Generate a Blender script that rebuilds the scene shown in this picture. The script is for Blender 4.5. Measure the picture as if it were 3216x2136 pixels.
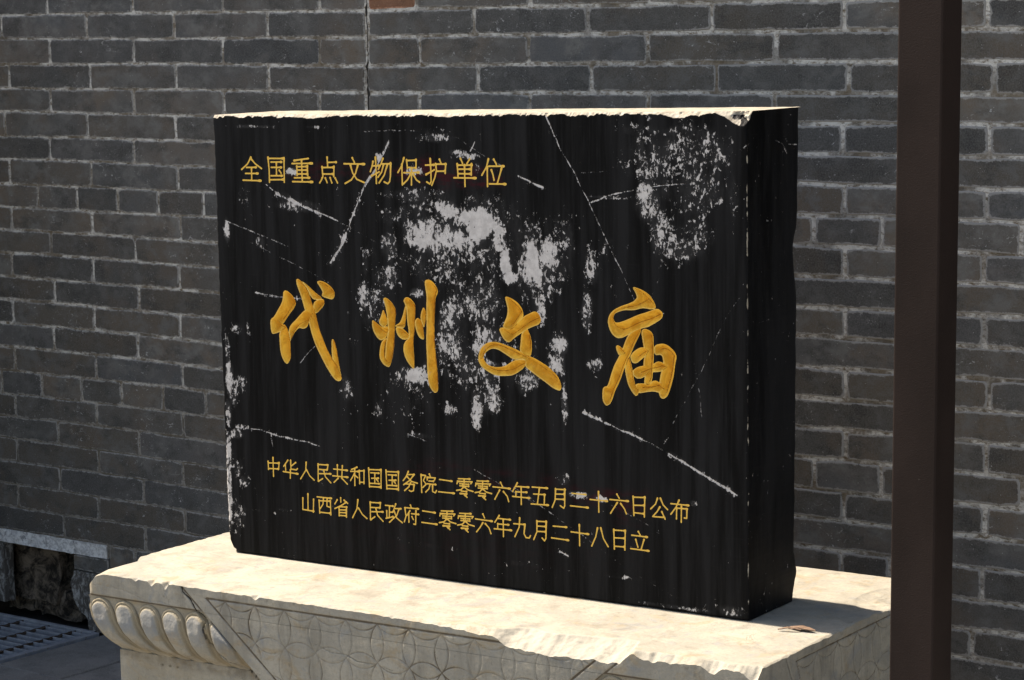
import bpy, math, random
import numpy as np
from mathutils import Matrix, Vector

for o in list(bpy.data.objects): bpy.data.objects.remove(o)
S = bpy.context.scene
COL = S.collection

CAM = {'C': [0.0,0.0,1.72],'r': [0.7944227,0.60715,-0.0161681],'u': [-0.0650505,0.1115217,0.9916306],'f': [-0.6038717,0.7867221,-0.1280908],'F': 7728.52}
BR = [-2.58797,4.14076,0.51]
DELTA = 0.069695
TEXT = [('全',0.0021,[[-12600,9173,-12701,9024,-12879,8894],[-12601,9146,-12477,9028,-12300,8925],[-12738,8943,-12454,8951],[-12770,8806,-12407,8813],[-12592,8933,-12594,8652],[-12845,8653,-12328,8651]]),('国',0.0021,[[-12103,9181,-12079,8889,-12081,8623],[-12087,9158,-11653,9162],[-11645,9176,-11656,8632],[-12021,9076,-11715,9084],[-12017,8957,-11728,8962],[-11869,9072,-11874,8787],[-11790,8895,-11741,8836],[-12033,8770,-11710,8777],[-12070,8679,-11662,8692]]),('重',0.0021,[[-11360,9121,-11149,9151,-10956,9174],[-11421,9054,-10852,9068],[-11289,8997,-11287,8792],[-11281,8984,-10996,8996],[-10990,9009,-10986,8798],[-11275,8911,-10999,8917],[-11278,8825,-10993,8831],[-11365,8738,-10938,8747],[-11150,9131,-11146,8656],[-11419,8651,-10857,8656]]),('点',0.0021,[[-10433,9209,-10423,9000],[-10395,9098,-10181,9106],[-10580,8997,-10566,8768],[-10564,8981,-10251,8990],[-10250,9009,-10262,8787],[-10544,8838,-10280,8843],[-10588,8747,-10615,8694,-10658,8641],[-10497,8749,-10451,8652],[-10365,8759,-10319,8648],[-10225,8755,-10163,8652]]),('文',0.0021,[[-9737,9207,-9683,9111],[-9969,9076,-9408,9077],[-9587,9061,-9658,8871,-9776,8726,-9950,8644],[-9798,9063,-9739,8882,-9629,8742,-9428,8675]]),('物',0.0021,[[-9175,9139,-9202,9035,-9254,8918],[-9202,9042,-9017,9052],[-9108,9231,-9097,8947,-9095,8663],[-9224,8822,-9013,8916],[-8908,9208,-8960,9091,-9035,8974],[-8944,9092,-8696,9096],[-8703,9115,-8712,8826,-8739,8709,-8788,8663,-8883,8700],[-8896,9067,-8949,8911,-9048,8799],[-8792,9069,-8879,8848,-9020,8677]]),('保',0.0021,[[-8343,9230,-8403,9063,-8510,8913],[-8402,9089,-8399,8646],[-8273,9187,-8255,9002],[-8266,9174,-8022,9185],[-8021,9198,-8026,9006],[-8246,9027,-8042,9018],[-8352,8910,-7950,8924],[-8145,8991,-8157,8651],[-8171,8888,-8261,8758,-8366,8672],[-8100,8877,-8025,8763,-7940,8714]]),('护',0.0021,[[-7645,9223,-7636,8975,-7634,8733,-7667,8682,-7751,8724],[-7773,9085,-7555,9094],[-7763,8884,-7542,8990],[-7404,9214,-7368,9139],[-7508,9117,-7488,8978,-7539,8812,-7620,8657],[-7492,9111,-7237,9116],[-7244,9122,-7260,8919],[-7473,8959,-7263,8967]]),('单',0.0021,[[-6857,9242,-6805,9143],[-6620,9234,-6691,9138],[-6944,9127,-6927,8863],[-6929,9100,-6562,9107],[-6573,9134,-6585,8895],[-6900,9015,-6594,9021],[-6910,8920,-6589,8920],[-7035,8829,-6469,8834],[-6756,9106,-6752,8652]]),('位',0.0021,[[-6142,9242,-6191,9078,-6315,8900],[-6176,9066,-6177,8665],[-6006,9238,-5941,9133],[-6137,9092,-5754,9099],[-6071,9012,-6035,8919,-6008,8800],[-5815,9048,-5871,8884,-5926,8733],[-6130,8719,-5716,8723]]),('中',0.00175,[[-12359,2239,-12353,2048],[-12353,2202,-12039,2220],[-12038,2235,-12057,2074],[-12338,2075,-12057,2085],[-12214,2337,-12211,1901]]),('华',0.00175,[[-11783,2310,-11908,2161],[-11861,2197,-11850,2071],[-11559,2276,-11694,2180],[-11703,2316,-11697,2116,-11538,2109,-11510,2143],[-11925,2039,-11501,2021],[-11716,2093,-11723,1902]]),('人',0.00175,[[-11254,2308,-11274,2121,-11426,1914],[-11255,2144,-11160,2005,-11037,1921]]),('民',0.00175,[[-10914,2300,-10922,1911],[-10909,2290,-10641,2298],[-10633,2303,-10652,2197],[-10897,2179,-10658,2186],[-10882,2082,-10557,2105],[-10914,1905,-10795,1975],[-10762,2177,-10715,2024,-10563,1901]]),('共',0.00175,[[-10368,2326,-10371,2086],[-10227,2317,-10247,2082],[-10475,2223,-10088,2225],[-10506,2067,-10080,2070],[-10352,2025,-10472,1920],[-10249,2034,-10098,1912]]),('和',0.00175,[[-9817,2321,-9972,2256],[-9999,2212,-9781,2227],[-9882,2274,-9888,1900],[-9898,2159,-10005,2004],[-9873,2130,-9798,2084],[-9755,2254,-9751,1954],[-9750,2244,-9627,2255],[-9622,2266,-9631,1965],[-9742,1990,-9635,1995]]),('国',0.00175,[[-9493,2329,-9480,1906],[-9486,2298,-9145,2318],[-9149,2328,-9161,1904],[-9438,2230,-9210,2240],[-9416,2108,-9226,2125],[-9324,2230,-9330,2002],[-9277,2090,-9240,2056],[-9457,1991,-9204,2003],[-9472,1917,-9181,1929]]),('国',0.00175,[[-9013,2325,-9000,1904],[-9007,2295,-8668,2314],[-8673,2324,-8684,1902],[-8958,2227,-8733,2237],[-8937,2106,-8748,2123],[-8846,2227,-8852,2000],[-8799,2087,-8763,2053],[-8978,1989,-8727,2001],[-8992,1915,-8704,1927]]),('务',0.00175,[[-8406,2348,-8471,2223,-8548,2134],[-8420,2279,-8246,2294],[-8251,2294,-8374,2150,-8538,2043],[-8446,2236,-8325,2134,-8165,2108],[-8501,2067,-8252,2069],[-8257,2068,-8276,1934,-8343,1907,-8392,1927],[-8351,2101,-8403,2004,-8517,1912]]),('院',0.00175,[[-8061,2311,-8054,1913],[-8061,2301,-7938,2301,-8002,2183,-7930,2108,-8019,2029],[-7839,2341,-7815,2292],[-7902,2264,-7899,2203],[-7897,2264,-7681,2269,-7707,2220],[-7855,2186,-7732,2191],[-7906,2121,-7673,2122],[-7827,2118,-7859,2013,-7947,1933],[-7759,2114,-7762,1961,-7689,1937,-7659,1991]]),('二',0.00175,[[-7572,2246,-7244,2235],[-7603,1971,-7189,1973]]),('零',0.00175,[[-7073,2307,-6771,2324],[-7098,2248,-7112,2193],[-7093,2245,-6712,2269,-6749,2225],[-6923,2311,-6927,2139],[-7039,2199,-6966,2200],[-7040,2153,-6968,2155],[-6887,2203,-6805,2204],[-6888,2158,-6806,2160],[-6927,2149,-7006,2071,-7127,2044],[-6920,2143,-6837,2083,-6693,2059],[-7006,2041,-6862,2040],[-7032,1984,-6851,1994,-6900,1939],[-6924,1968,-6853,1914]]),('零',0.00175,[[-6587,2302,-6289,2319],[-6612,2244,-6626,2188],[-6608,2240,-6231,2264,-6267,2221],[-6439,2306,-6443,2135],[-6554,2195,-6482,2195],[-6555,2149,-6483,2151],[-6403,2199,-6322,2200],[-6404,2154,-6323,2156],[-6443,2145,-6521,2067,-6641,2040],[-6436,2139,-6353,2079,-6211,2056],[-6521,2037,-6378,2036],[-6546,1981,-6367,1991,-6416,1936],[-6439,1964,-6369,1911]]),('六',0.00175,[[-5974,2322,-5926,2233],[-6174,2210,-5730,2209],[-6002,2153,-6130,1942],[-5904,2130,-5807,2035,-5772,1924]]),('年',0.00175,[[-5544,2351,-5670,2152],[-5594,2273,-5253,2284],[-5584,2160,-5586,2056],[-5572,2157,-5303,2169],[-5672,2048,-5237,2051],[-5447,2276,-5450,1892]]),('五',0.00175,[[-5167,2298,-4781,2306],[-4981,2298,-5040,1941],[-5134,2150,-4843,2162],[-4856,2161,-4866,1948],[-5198,1930,-4763,1943]]),('月',0.00175,[[-4577,2315,-4593,2066,-4667,1905],[-4577,2304,-4338,2316],[-4350,2325,-4355,1966,-4380,1912,-4463,1959],[-4567,2202,-4363,2215],[-4580,2092,-4365,2104]]),('二',0.00175,[[-4172,2253,-3829,2257],[-4212,1983,-3774,1984]]),('十',0.00175,[[-3725,2165,-3303,2168],[-3515,2351,-3512,1914]]),('六',0.00175,[[-3068,2336,-3011,2256],[-3244,2210,-2792,2216],[-3059,2160,-3142,2041,-3225,1921],[-2978,2148,-2887,2045,-2842,1945]]),('日',0.00175,[[-2676,2328,-2662,1926],[-2671,2312,-2389,2330],[-2396,2344,-2410,1920],[-2655,2144,-2407,2162],[-2657,1987,-2416,1986]]),('公',0.00175,[[-2093,2342,-2140,2218,-2255,2106],[-2025,2349,-1958,2215,-1857,2129],[-2038,2167,-2107,2060,-2211,1950,-1927,1958],[-1993,2071,-1916,1923]]),('布',0.00175,[[-1585,2350,-1653,2204,-1779,2042],[-1777,2262,-1361,2262],[-1642,2185,-1649,1955],[-1636,2182,-1396,2185],[-1402,2188,-1408,1989,-1464,1993],[-1530,2226,-1537,1896]]),('山',0.00175,[[-11226,1588,-11234,1207],[-11375,1479,-11384,1214],[-11384,1214,-11069,1202],[-11067,1476,-11083,1180]]),('西',0.00175,[[-10966,1543,-10554,1546],[-10911,1470,-10899,1176],[-10903,1460,-10590,1479],[-10589,1490,-10582,1165],[-10783,1535,-10801,1386,-10883,1283],[-10679,1534,-10690,1354,-10620,1340],[-10893,1198,-10591,1200]]),('省',0.00175,[[-10294,1581,-10292,1487],[-10394,1529,-10462,1429],[-10200,1537,-10099,1474],[-10137,1501,-10268,1416,-10465,1323],[-10347,1366,-10348,1167],[-10334,1378,-10127,1387],[-10135,1391,-10142,1156],[-10328,1305,-10155,1318],[-10330,1246,-10157,1255],[-10338,1179,-10151,1186]]),('人',0.00175,[[-9813,1584,-9845,1373,-9972,1162],[-9801,1398,-9695,1262,-9570,1181]]),('民',0.00175,[[-9470,1565,-9476,1169],[-9470,1558,-9191,1570],[-9186,1577,-9199,1466],[-9453,1446,-9199,1460],[-9438,1350,-9121,1376],[-9469,1164,-9352,1244],[-9321,1448,-9275,1283,-9127,1162]]),('政',0.00175,[[-9053,1532,-8840,1532],[-8941,1522,-8953,1262],[-8939,1388,-8856,1396],[-9019,1411,-9019,1246],[-9044,1239,-8846,1294],[-8768,1590,-8843,1407],[-8804,1483,-8628,1494],[-8678,1489,-8745,1334,-8951,1159],[-8818,1431,-8747,1272,-8599,1184]]),('府',0.00175,[[-8369,1597,-8341,1538],[-8527,1531,-8155,1536],[-8520,1525,-8495,1338,-8543,1210],[-8387,1472,-8470,1361],[-8418,1418,-8419,1212],[-8344,1411,-8151,1413],[-8223,1488,-8238,1179,-8288,1184],[-8333,1344,-8298,1286]]),('二',0.00175,[[-8044,1505,-7705,1493],[-8071,1245,-7662,1240]]),('零',0.00175,[[-7542,1552,-7237,1571],[-7568,1492,-7582,1436],[-7563,1489,-7178,1516,-7215,1472],[-7391,1556,-7395,1383],[-7508,1443,-7435,1444],[-7509,1396,-7436,1399],[-7355,1448,-7272,1450],[-7356,1403,-7273,1405],[-7395,1393,-7475,1314,-7598,1286],[-7388,1388,-7304,1327,-7159,1305],[-7476,1284,-7329,1284],[-7501,1226,-7318,1238,-7368,1182],[-7392,1210,-7320,1157]]),('零',0.00175,[[-7061,1544,-6759,1563],[-7087,1485,-7100,1428],[-7082,1481,-6700,1508,-6737,1464],[-6911,1548,-6915,1376],[-7027,1436,-6955,1437],[-7028,1389,-6956,1392],[-6875,1441,-6793,1443],[-6876,1396,-6794,1398],[-6915,1386,-6994,1307,-7116,1279],[-6908,1381,-6825,1320,-6681,1298],[-6995,1277,-6850,1277],[-7020,1219,-6839,1232,-6888,1176],[-6912,1204,-6841,1150]]),('六',0.00175,[[-6448,1587,-6405,1507],[-6645,1462,-6207,1453],[-6452,1397,-6529,1284,-6619,1180],[-6390,1382,-6292,1297,-6245,1176]]),('年',0.00175,[[-6025,1596,-6140,1438],[-6064,1530,-5736,1531],[-6066,1414,-6068,1309],[-6054,1409,-5782,1416],[-6160,1294,-5711,1304],[-5923,1523,-5923,1146]]),('九',0.00175,[[-5497,1596,-5513,1397,-5627,1176],[-5654,1456,-5365,1464],[-5365,1470,-5393,1263,-5346,1184,-5260,1183,-5228,1238]]),('月',0.00175,[[-5059,1577,-5063,1338,-5146,1163],[-5059,1567,-4817,1580],[-4824,1590,-4836,1216,-4873,1161,-4932,1217],[-5044,1465,-4836,1475],[-5056,1349,-4838,1361]]),('二',0.00175,[[-4650,1504,-4315,1513],[-4695,1247,-4271,1237]]),('十',0.00175,[[-4204,1426,-3771,1418],[-3997,1600,-3994,1149]]),('八',0.00175,[[-3549,1574,-3594,1385,-3696,1174],[-3470,1582,-3407,1364,-3292,1202]]),('日',0.00175,[[-3152,1583,-3141,1167],[-3148,1570,-2869,1582],[-2874,1591,-2888,1174],[-3138,1408,-2889,1421],[-3133,1229,-2892,1238]]),('立',0.00175,[[-2558,1597,-2512,1527],[-2720,1506,-2345,1504],[-2622,1425,-2573,1268],[-2422,1445,-2493,1236],[-2746,1219,-2310,1215]])]
BIG = [('代',[[-11776,6173,-11716,6198,-11636,6174,-11500,6076,-11434,5978,-11418,5905,-11487,5792,-11631,5646,-11802,5434,-11922,5345,-12061,5411,-12117,5482,-12163,5517,-12066,5577,-11930,5769,-11832,5903,-11793,6016],[-12176,5479,-12138,5546,-12055,5569,-11849,5441,-11700,5357,-11831,5276,-11962,5222,-12128,5176,-12161,5257,-12175,5368],[-11927,5215,-11852,5349,-11779,5436,-11700,5357,-11663,5267,-11616,5085,-11612,4882,-11602,4698,-11645,4602,-11718,4518,-11798,4556,-11876,4681,-11913,4827,-11923,5012],[-11663,5276,-11593,5418,-11449,5536,-11305,5672,-11163,5790,-10933,5774,-10900,5730,-11056,5539,-11119,5389,-11247,5345,-11350,5376,-11482,5258,-11580,5105,-11618,5029,-11638,5120],[-11406,6447,-11358,6480,-11279,6443,-11144,6330,-11078,6233,-11014,6090,-10941,5874,-10866,5713,-10826,5551,-10764,5335,-10678,5157,-10593,4961,-10463,4768,-10309,4576,-10224,4399,-10182,4310,-10206,4245,-10298,4220,-10388,4260,-10498,4381,-10651,4591,-10803,4838,-10912,5034,-10997,5249,-11058,5465,-11154,5717,-11206,5879,-11268,6078,-11376,6311],[-11278,6452,-11075,6343,-10873,6188,-10649,6062,-10787,6019,-10970,6037,-11100,6268],[-10649,6062,-10606,5982,-10643,5889,-10867,5695,-10945,5773,-10927,5948,-10833,6025],[-10439,5152,-10393,5168,-10350,5103,-10298,4942,-10270,4743,-10222,4472,-10182,4310,-10290,4468,-10431,4678,-10447,4915],[-10826,6427,-10727,6464,-10568,6429,-10412,6336,-10325,6231,-10316,6141,-10364,6066,-10444,6053,-10580,6083,-10693,6114,-10656,6189,-10677,6242,-10732,6322]]),('州',[[-8994,6133,-8942,6171,-8866,6148,-8758,6072,-8641,5918,-8670,5666,-8699,5414,-8706,5162,-8770,4836,-8853,4632,-8974,4661,-8992,4786,-8967,4913,-8950,5112,-8907,5294,-8874,5440,-8885,5619,-8897,5797,-8936,5992],[-8946,5265,-8907,5294,-8973,5093,-8989,4894,-8959,4788,-8848,4795,-8770,4836,-8853,4632,-8930,4637,-9028,4684,-9114,4796,-9126,4904,-9094,5086,-9047,5197],[-9300,5668,-9190,5602,-9060,5519,-8994,5505,-8893,5546,-8852,5441,-8934,5275,-9069,5204,-9178,5261,-9274,5400,-9310,5524],[-9000,5908,-8951,5848,-8889,5690,-8881,5583,-8994,5496,-9135,5596,-9053,5753],[-8450,6123,-8382,6207,-8274,6194,-8167,6110,-8115,6015,-8132,5801,-8149,5551,-8189,5282,-8194,5085,-8178,4872,-8180,4631,-8249,4653,-8376,4788,-8449,4927,-8473,5087,-8431,5214,-8319,5310,-8315,5471,-8353,5683,-8364,5896,-8387,6019],[-8365,6021,-8384,5717,-8423,5501,-8641,5533,-8695,5557,-8539,5637,-8458,5820,-8410,5983],[-8685,5540,-8488,5515,-8402,5466,-8285,5366,-8363,5272,-8495,5264,-8624,5346],[-8157,5675,-8078,5777,-7982,5720,-7921,5582,-7896,5299,-7971,5303,-8046,5343,-8118,5482],[-7910,6013,-7847,5940,-7836,5781,-7889,5566,-7932,5581,-8003,5755,-7966,5916],[-7863,6594,-7744,6620,-7617,6552,-7524,6415,-7515,6345,-7582,6236,-7604,6005,-7628,5668,-7626,5314,-7611,5049,-7576,4732,-7552,4396,-7568,4181,-7655,4139,-7740,4205,-7812,4324,-7838,4590,-7840,4946,-7855,5212,-7835,5569,-7834,6012,-7817,6278,-7856,6453]]),('文',[[-5785,6320,-5747,6346,-5609,6306,-5462,6227,-5354,6108,-5314,5971,-5339,5907,-5471,5791,-5622,5627,-5770,5635,-5863,5684,-5737,5918,-5715,6075,-5759,6228],[-5947,5641,-5863,5684,-5696,5639,-5508,5789,-5320,5939,-5172,6009,-5061,6061,-4970,6050,-4907,5976,-4873,5870,-4938,5789,-5067,5743,-5233,5672,-5382,5578,-5551,5475,-5683,5366,-5757,5370,-5849,5443,-5912,5549],[-5382,5578,-5270,5678,-5224,5680,-5162,5560,-5119,5407,-5122,5236,-5152,5094,-5300,5061,-5436,5201,-5405,5343],[-6497,4948,-6475,5107,-6397,5238,-6225,5343,-6018,5362,-5777,5306,-5555,5241,-5408,5187,-5280,5117,-5152,5094,-5042,5062,-4770,4939,-4608,4833,-4465,4703,-4404,4568,-4396,4460,-4442,4407,-4614,4460,-4795,4572,-4994,4683,-5158,4782,-5303,4866,-5301,5022,-5448,5013,-5597,5004,-5781,5102,-5984,5200,-6134,5214,-6286,5134,-6364,5019,-6356,4957],[-6501,4979,-6354,5020,-6337,4926,-6236,4838,-6048,4811,-5880,4829,-5748,4885,-5616,4971,-5486,5011,-5282,5023,-5284,4914,-5341,4832,-5491,4729,-5641,4656,-5902,4631,-6052,4629,-6201,4683,-6407,4780,-6489,4901]]),('庙',[[-2644,6670,-2603,6689,-2412,6637,-2252,6548,-2153,6430,-2094,6311,-2114,6258,-2215,6244,-2355,6263,-2436,6259,-2618,6214,-2616,6408,-2535,6464,-2574,6568],[-2535,6447,-2698,6351,-2902,6288,-3087,6200,-3201,6096,-3248,5952,-3215,5794,-3135,5675,-3033,5610,-2910,5617,-2746,5697,-2583,5794,-2380,5858,-2279,5881,-2137,5959,-1976,6055,-1925,6145,-1955,6213,-2054,6273,-2175,6237,-2336,6176,-2539,6113,-2783,6003,-2947,5942,-3070,5926,-3110,6013,-3088,6102,-3006,6151,-2842,6203,-2618,6206,-2436,6259,-2455,6381],[-2725,5733,-2542,5832,-2440,5855,-2462,5748,-2606,5493,-2710,5275,-2794,5128,-2877,4945,-2962,4727,-3088,4505,-3152,4322,-3205,4229,-3298,4172,-3370,4235,-3399,4340,-3387,4520,-3355,4575,-3262,4591,-3187,4819,-3102,5038,-2976,5241,-2892,5405,-2808,5605],[-3056,5440,-3014,5466,-2953,5446,-2872,5371,-2772,5271,-2712,5169,-2663,4977,-2635,4802,-2596,4645,-2495,4563,-2547,4445,-2608,4435,-2699,4532,-2779,4668,-2827,4860,-2856,5053,-2833,5232,-2976,5241,-3036,5344],[-2451,5784,-2380,5849,-2239,5813,-2160,5730,-2152,5520,-2154,5274,-2178,4955,-2200,4778,-2261,4677,-2393,4659,-2370,4908,-2408,5117,-2365,5314,-2404,5523],[-2721,5239,-2659,5331,-2526,5427,-2404,5464,-2244,5391,-2346,5279,-2468,5184,-2570,5110,-2672,5118],[-2152,5511,-1941,5567,-1801,5523,-1663,5409,-1614,5307,-1655,5164,-1687,4917,-1749,4703,-1831,4486,-1932,4417,-2012,4438,-2051,4559,-2029,4754,-1987,4968,-1925,5147,-1963,5338,-2144,5301],[-2663,4959,-2551,5037,-2348,5094,-2186,5113,-2065,5191,-1945,5172,-1825,5084,-1906,5008,-2067,4963,-2188,4955,-2309,4894,-2452,4805,-2574,4797,-2664,4871],[-2595,4689,-2433,4709,-2271,4702,-2189,4778,-2089,4789,-1989,4722,-1890,4623,-1951,4531,-2051,4541,-2151,4561,-2313,4541,-2516,4491,-2597,4556]])]
WEAR = [(-0.6326,0.7832,0.0531,0.0314,1.0),(-0.5908,0.7707,0.0242,0.0276,0.95),(-0.6736,0.7958,0.0335,0.0231,0.85),(-0.7765,0.7552,0.0683,0.0412,0.8),(-0.7148,0.8122,0.0383,0.0204,0.78),(-0.714,0.7527,0.0563,0.0242,0.85),(-0.5755,0.7115,0.0176,0.0405,0.9),(-0.5652,0.6751,0.0241,0.0147,0.8),(-0.5913,0.7459,0.0264,0.0258,0.9),(-0.5065,0.7188,0.0184,0.0365,0.92),(-0.4696,0.7339,0.0279,0.0255,0.66),(-0.5211,0.6953,0.0325,0.0275,0.55),(-0.6575,0.7639,0.2239,0.097,0.4),(-0.7606,0.7042,0.1686,0.0563,0.32),(-0.879,0.7327,0.0327,0.0398,0.56),(-0.8893,0.661,0.0585,0.0381,0.42),(-0.8085,0.6305,0.0208,0.0133,0.65),(-0.952,0.6199,0.0179,0.0336,0.5),(-0.9145,0.6025,0.0295,0.0575,0.42),(-0.9354,0.6973,0.0296,0.0478,0.34),(-0.8145,0.8431,0.1027,0.0169,0.42),(-0.8738,0.7944,0.0581,0.0284,0.38),(-0.7259,0.5855,0.0307,0.0414,0.47),(-0.6384,0.6162,0.0445,0.0558,0.33),(-0.6335,0.5306,0.0357,0.0336,0.42),(-0.7193,0.5275,0.0341,0.0377,0.36),(-0.4869,0.6035,0.0141,0.0312,0.55),(-0.4428,0.539,0.0236,0.022,0.72),(-0.451,0.4964,0.0269,0.0303,0.6),(-0.4329,0.4158,0.0097,0.0533,0.62),(-0.8189,0.453,0.0302,0.021,0.74),(-0.6582,0.376,0.0124,0.0312,0.8),(-0.7284,0.3812,0.0229,0.0209,0.6),(-0.6082,0.405,0.0178,0.0263,0.45),(-0.5245,0.4519,0.0306,0.0241,0.44),(-0.7094,0.4621,0.0678,0.0567,0.24),(-0.5745,0.4802,0.1309,0.0558,0.26),(-0.4946,0.6599,0.0645,0.0549,0.28),(-0.3646,0.7162,0.0158,0.0486,0.54),(-0.3714,0.6112,0.0127,0.0507,0.48),(-0.3582,0.5022,0.0253,0.0218,0.54),(-0.4286,0.7535,0.0424,0.0903,0.36),(-0.3242,0.6856,0.0312,0.0538,0.26),(-0.6392,0.5789,0.208,0.1302,0.24),(-0.8496,0.3954,0.0699,0.0577,0.22),(-0.1781,0.9419,0.1189,0.0653,0.42),(-0.1083,0.9474,0.0881,0.0604,0.44),(-0.2274,0.8613,0.0183,0.0194,0.75),(-0.2144,0.8405,0.0162,0.0176,0.6),(-0.1976,0.797,0.0141,0.0352,0.55),(-0.1577,0.9857,0.1085,0.0156,0.42),(-0.1089,0.8694,0.0688,0.078,0.46),(-0.1586,0.8769,0.0597,0.0349,0.36),(-0.2216,0.8359,0.0243,0.044,0.56),(-0.1897,0.7796,0.0503,0.0528,0.44),(-0.1095,0.791,0.0395,0.0609,0.42),(-0.1447,0.7505,0.0498,0.0263,0.5),(-0.0689,0.9566,0.0584,0.0516,0.35),(-0.2484,0.9891,0.0607,0.0158,0.35),(-0.0304,0.8626,0.0155,0.043,0.36),(-0.158,0.9466,0.0497,0.0348,0.48),(-1.3366,0.7509,0.0115,0.0317,0.8),(-1.3438,0.4107,0.0129,0.0605,0.7),(-1.3462,0.481,0.0103,0.0402,0.55),(-1.3362,0.3759,0.0181,0.0303,0.55),(-1.3497,0.3295,0.0117,0.0406,0.6),(-1.3525,0.2278,0.0104,0.0611,0.75),(-1.3535,0.136,0.013,0.092,0.85),(-1.3547,0.2378,0.0208,0.0204,0.5),(-1.3136,0.5229,0.0231,0.02,0.4),(-1.3132,0.4027,0.018,0.0201,0.45),(-1.327,0.2806,0.0258,0.0142,0.5),(-1.3071,0.2974,0.0309,0.0081,0.5),(-1.3343,0.097,0.0286,0.0614,0.42),(-1.3303,0.1992,0.0259,0.0407,0.4),(-1.312,0.1704,0.0207,0.0204,0.45),(-1.2398,0.7246,0.0176,0.0197,0.45),(-1.2795,0.5149,0.0204,0.0399,0.22),(-1.2425,0.9866,0.0573,0.0049,0.5),(-1.0822,0.9871,0.0363,0.0038,0.4),(-0.7541,0.9672,0.0452,0.0093,0.5),(-0.7993,0.9834,0.0683,0.0056,0.3),(-1.2867,0.8215,0.0253,0.0295,0.25),(-0.6706,0.9296,0.0378,0.0092,0.65),(-0.6432,0.9071,0.0111,0.0184,0.4),(-1.1248,0.8112,0.0611,0.0136,0.45),(-0.9409,0.7114,0.0166,0.0191,0.4),(-1.1442,0.8881,0.0246,0.0116,0.75),(-0.8131,0.8946,0.0298,0.0131,0.7),(-0.6872,0.9367,0.0268,0.0074,0.6),(-0.9028,0.9259,0.0117,0.0113,0.6),(-0.3994,0.2229,0.0299,0.0074,0.75),(-0.3462,0.2205,0.0191,0.0111,0.7),(-0.4366,0.2538,0.0173,0.013,0.35),(-0.9214,0.3612,0.0119,0.0194,0.3),(-1.0038,0.4137,0.0121,0.0195,0.3),(-0.8108,0.3166,0.0302,0.0077,0.4),(-1.0044,0.3941,0.0242,0.0391,0.2),(-1.0774,0.2113,0.0222,0.0099,0.35),(-0.322,0.8509,0.0516,0.0053,0.45),(-1.2375,0.1064,0.0761,0.0051,0.3),(-1.1992,0.1152,0.0253,0.004,0.35),(-0.7762,0.0738,0.0694,0.0078,0.3),(-0.5494,0.0598,0.1099,0.0076,0.3),(-0.3113,0.058,0.1251,0.0056,0.3),(-0.0349,0.0171,0.0397,0.0126,0.5),(-0.1662,0.0105,0.1014,0.0046,0.4),(-0.1237,0.2324,0.0101,0.0072,0.5),(-0.9093,0.3718,0.1406,0.0774,0.1),(-0.2502,0.8307,0.0204,0.0353,0.3),(-0.9501,0.6008,0.0238,0.0577,0.3),(-0.9884,0.5215,0.0168,0.0388,0.3)]
CLEAN = [-0.596,0.5114]
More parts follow.
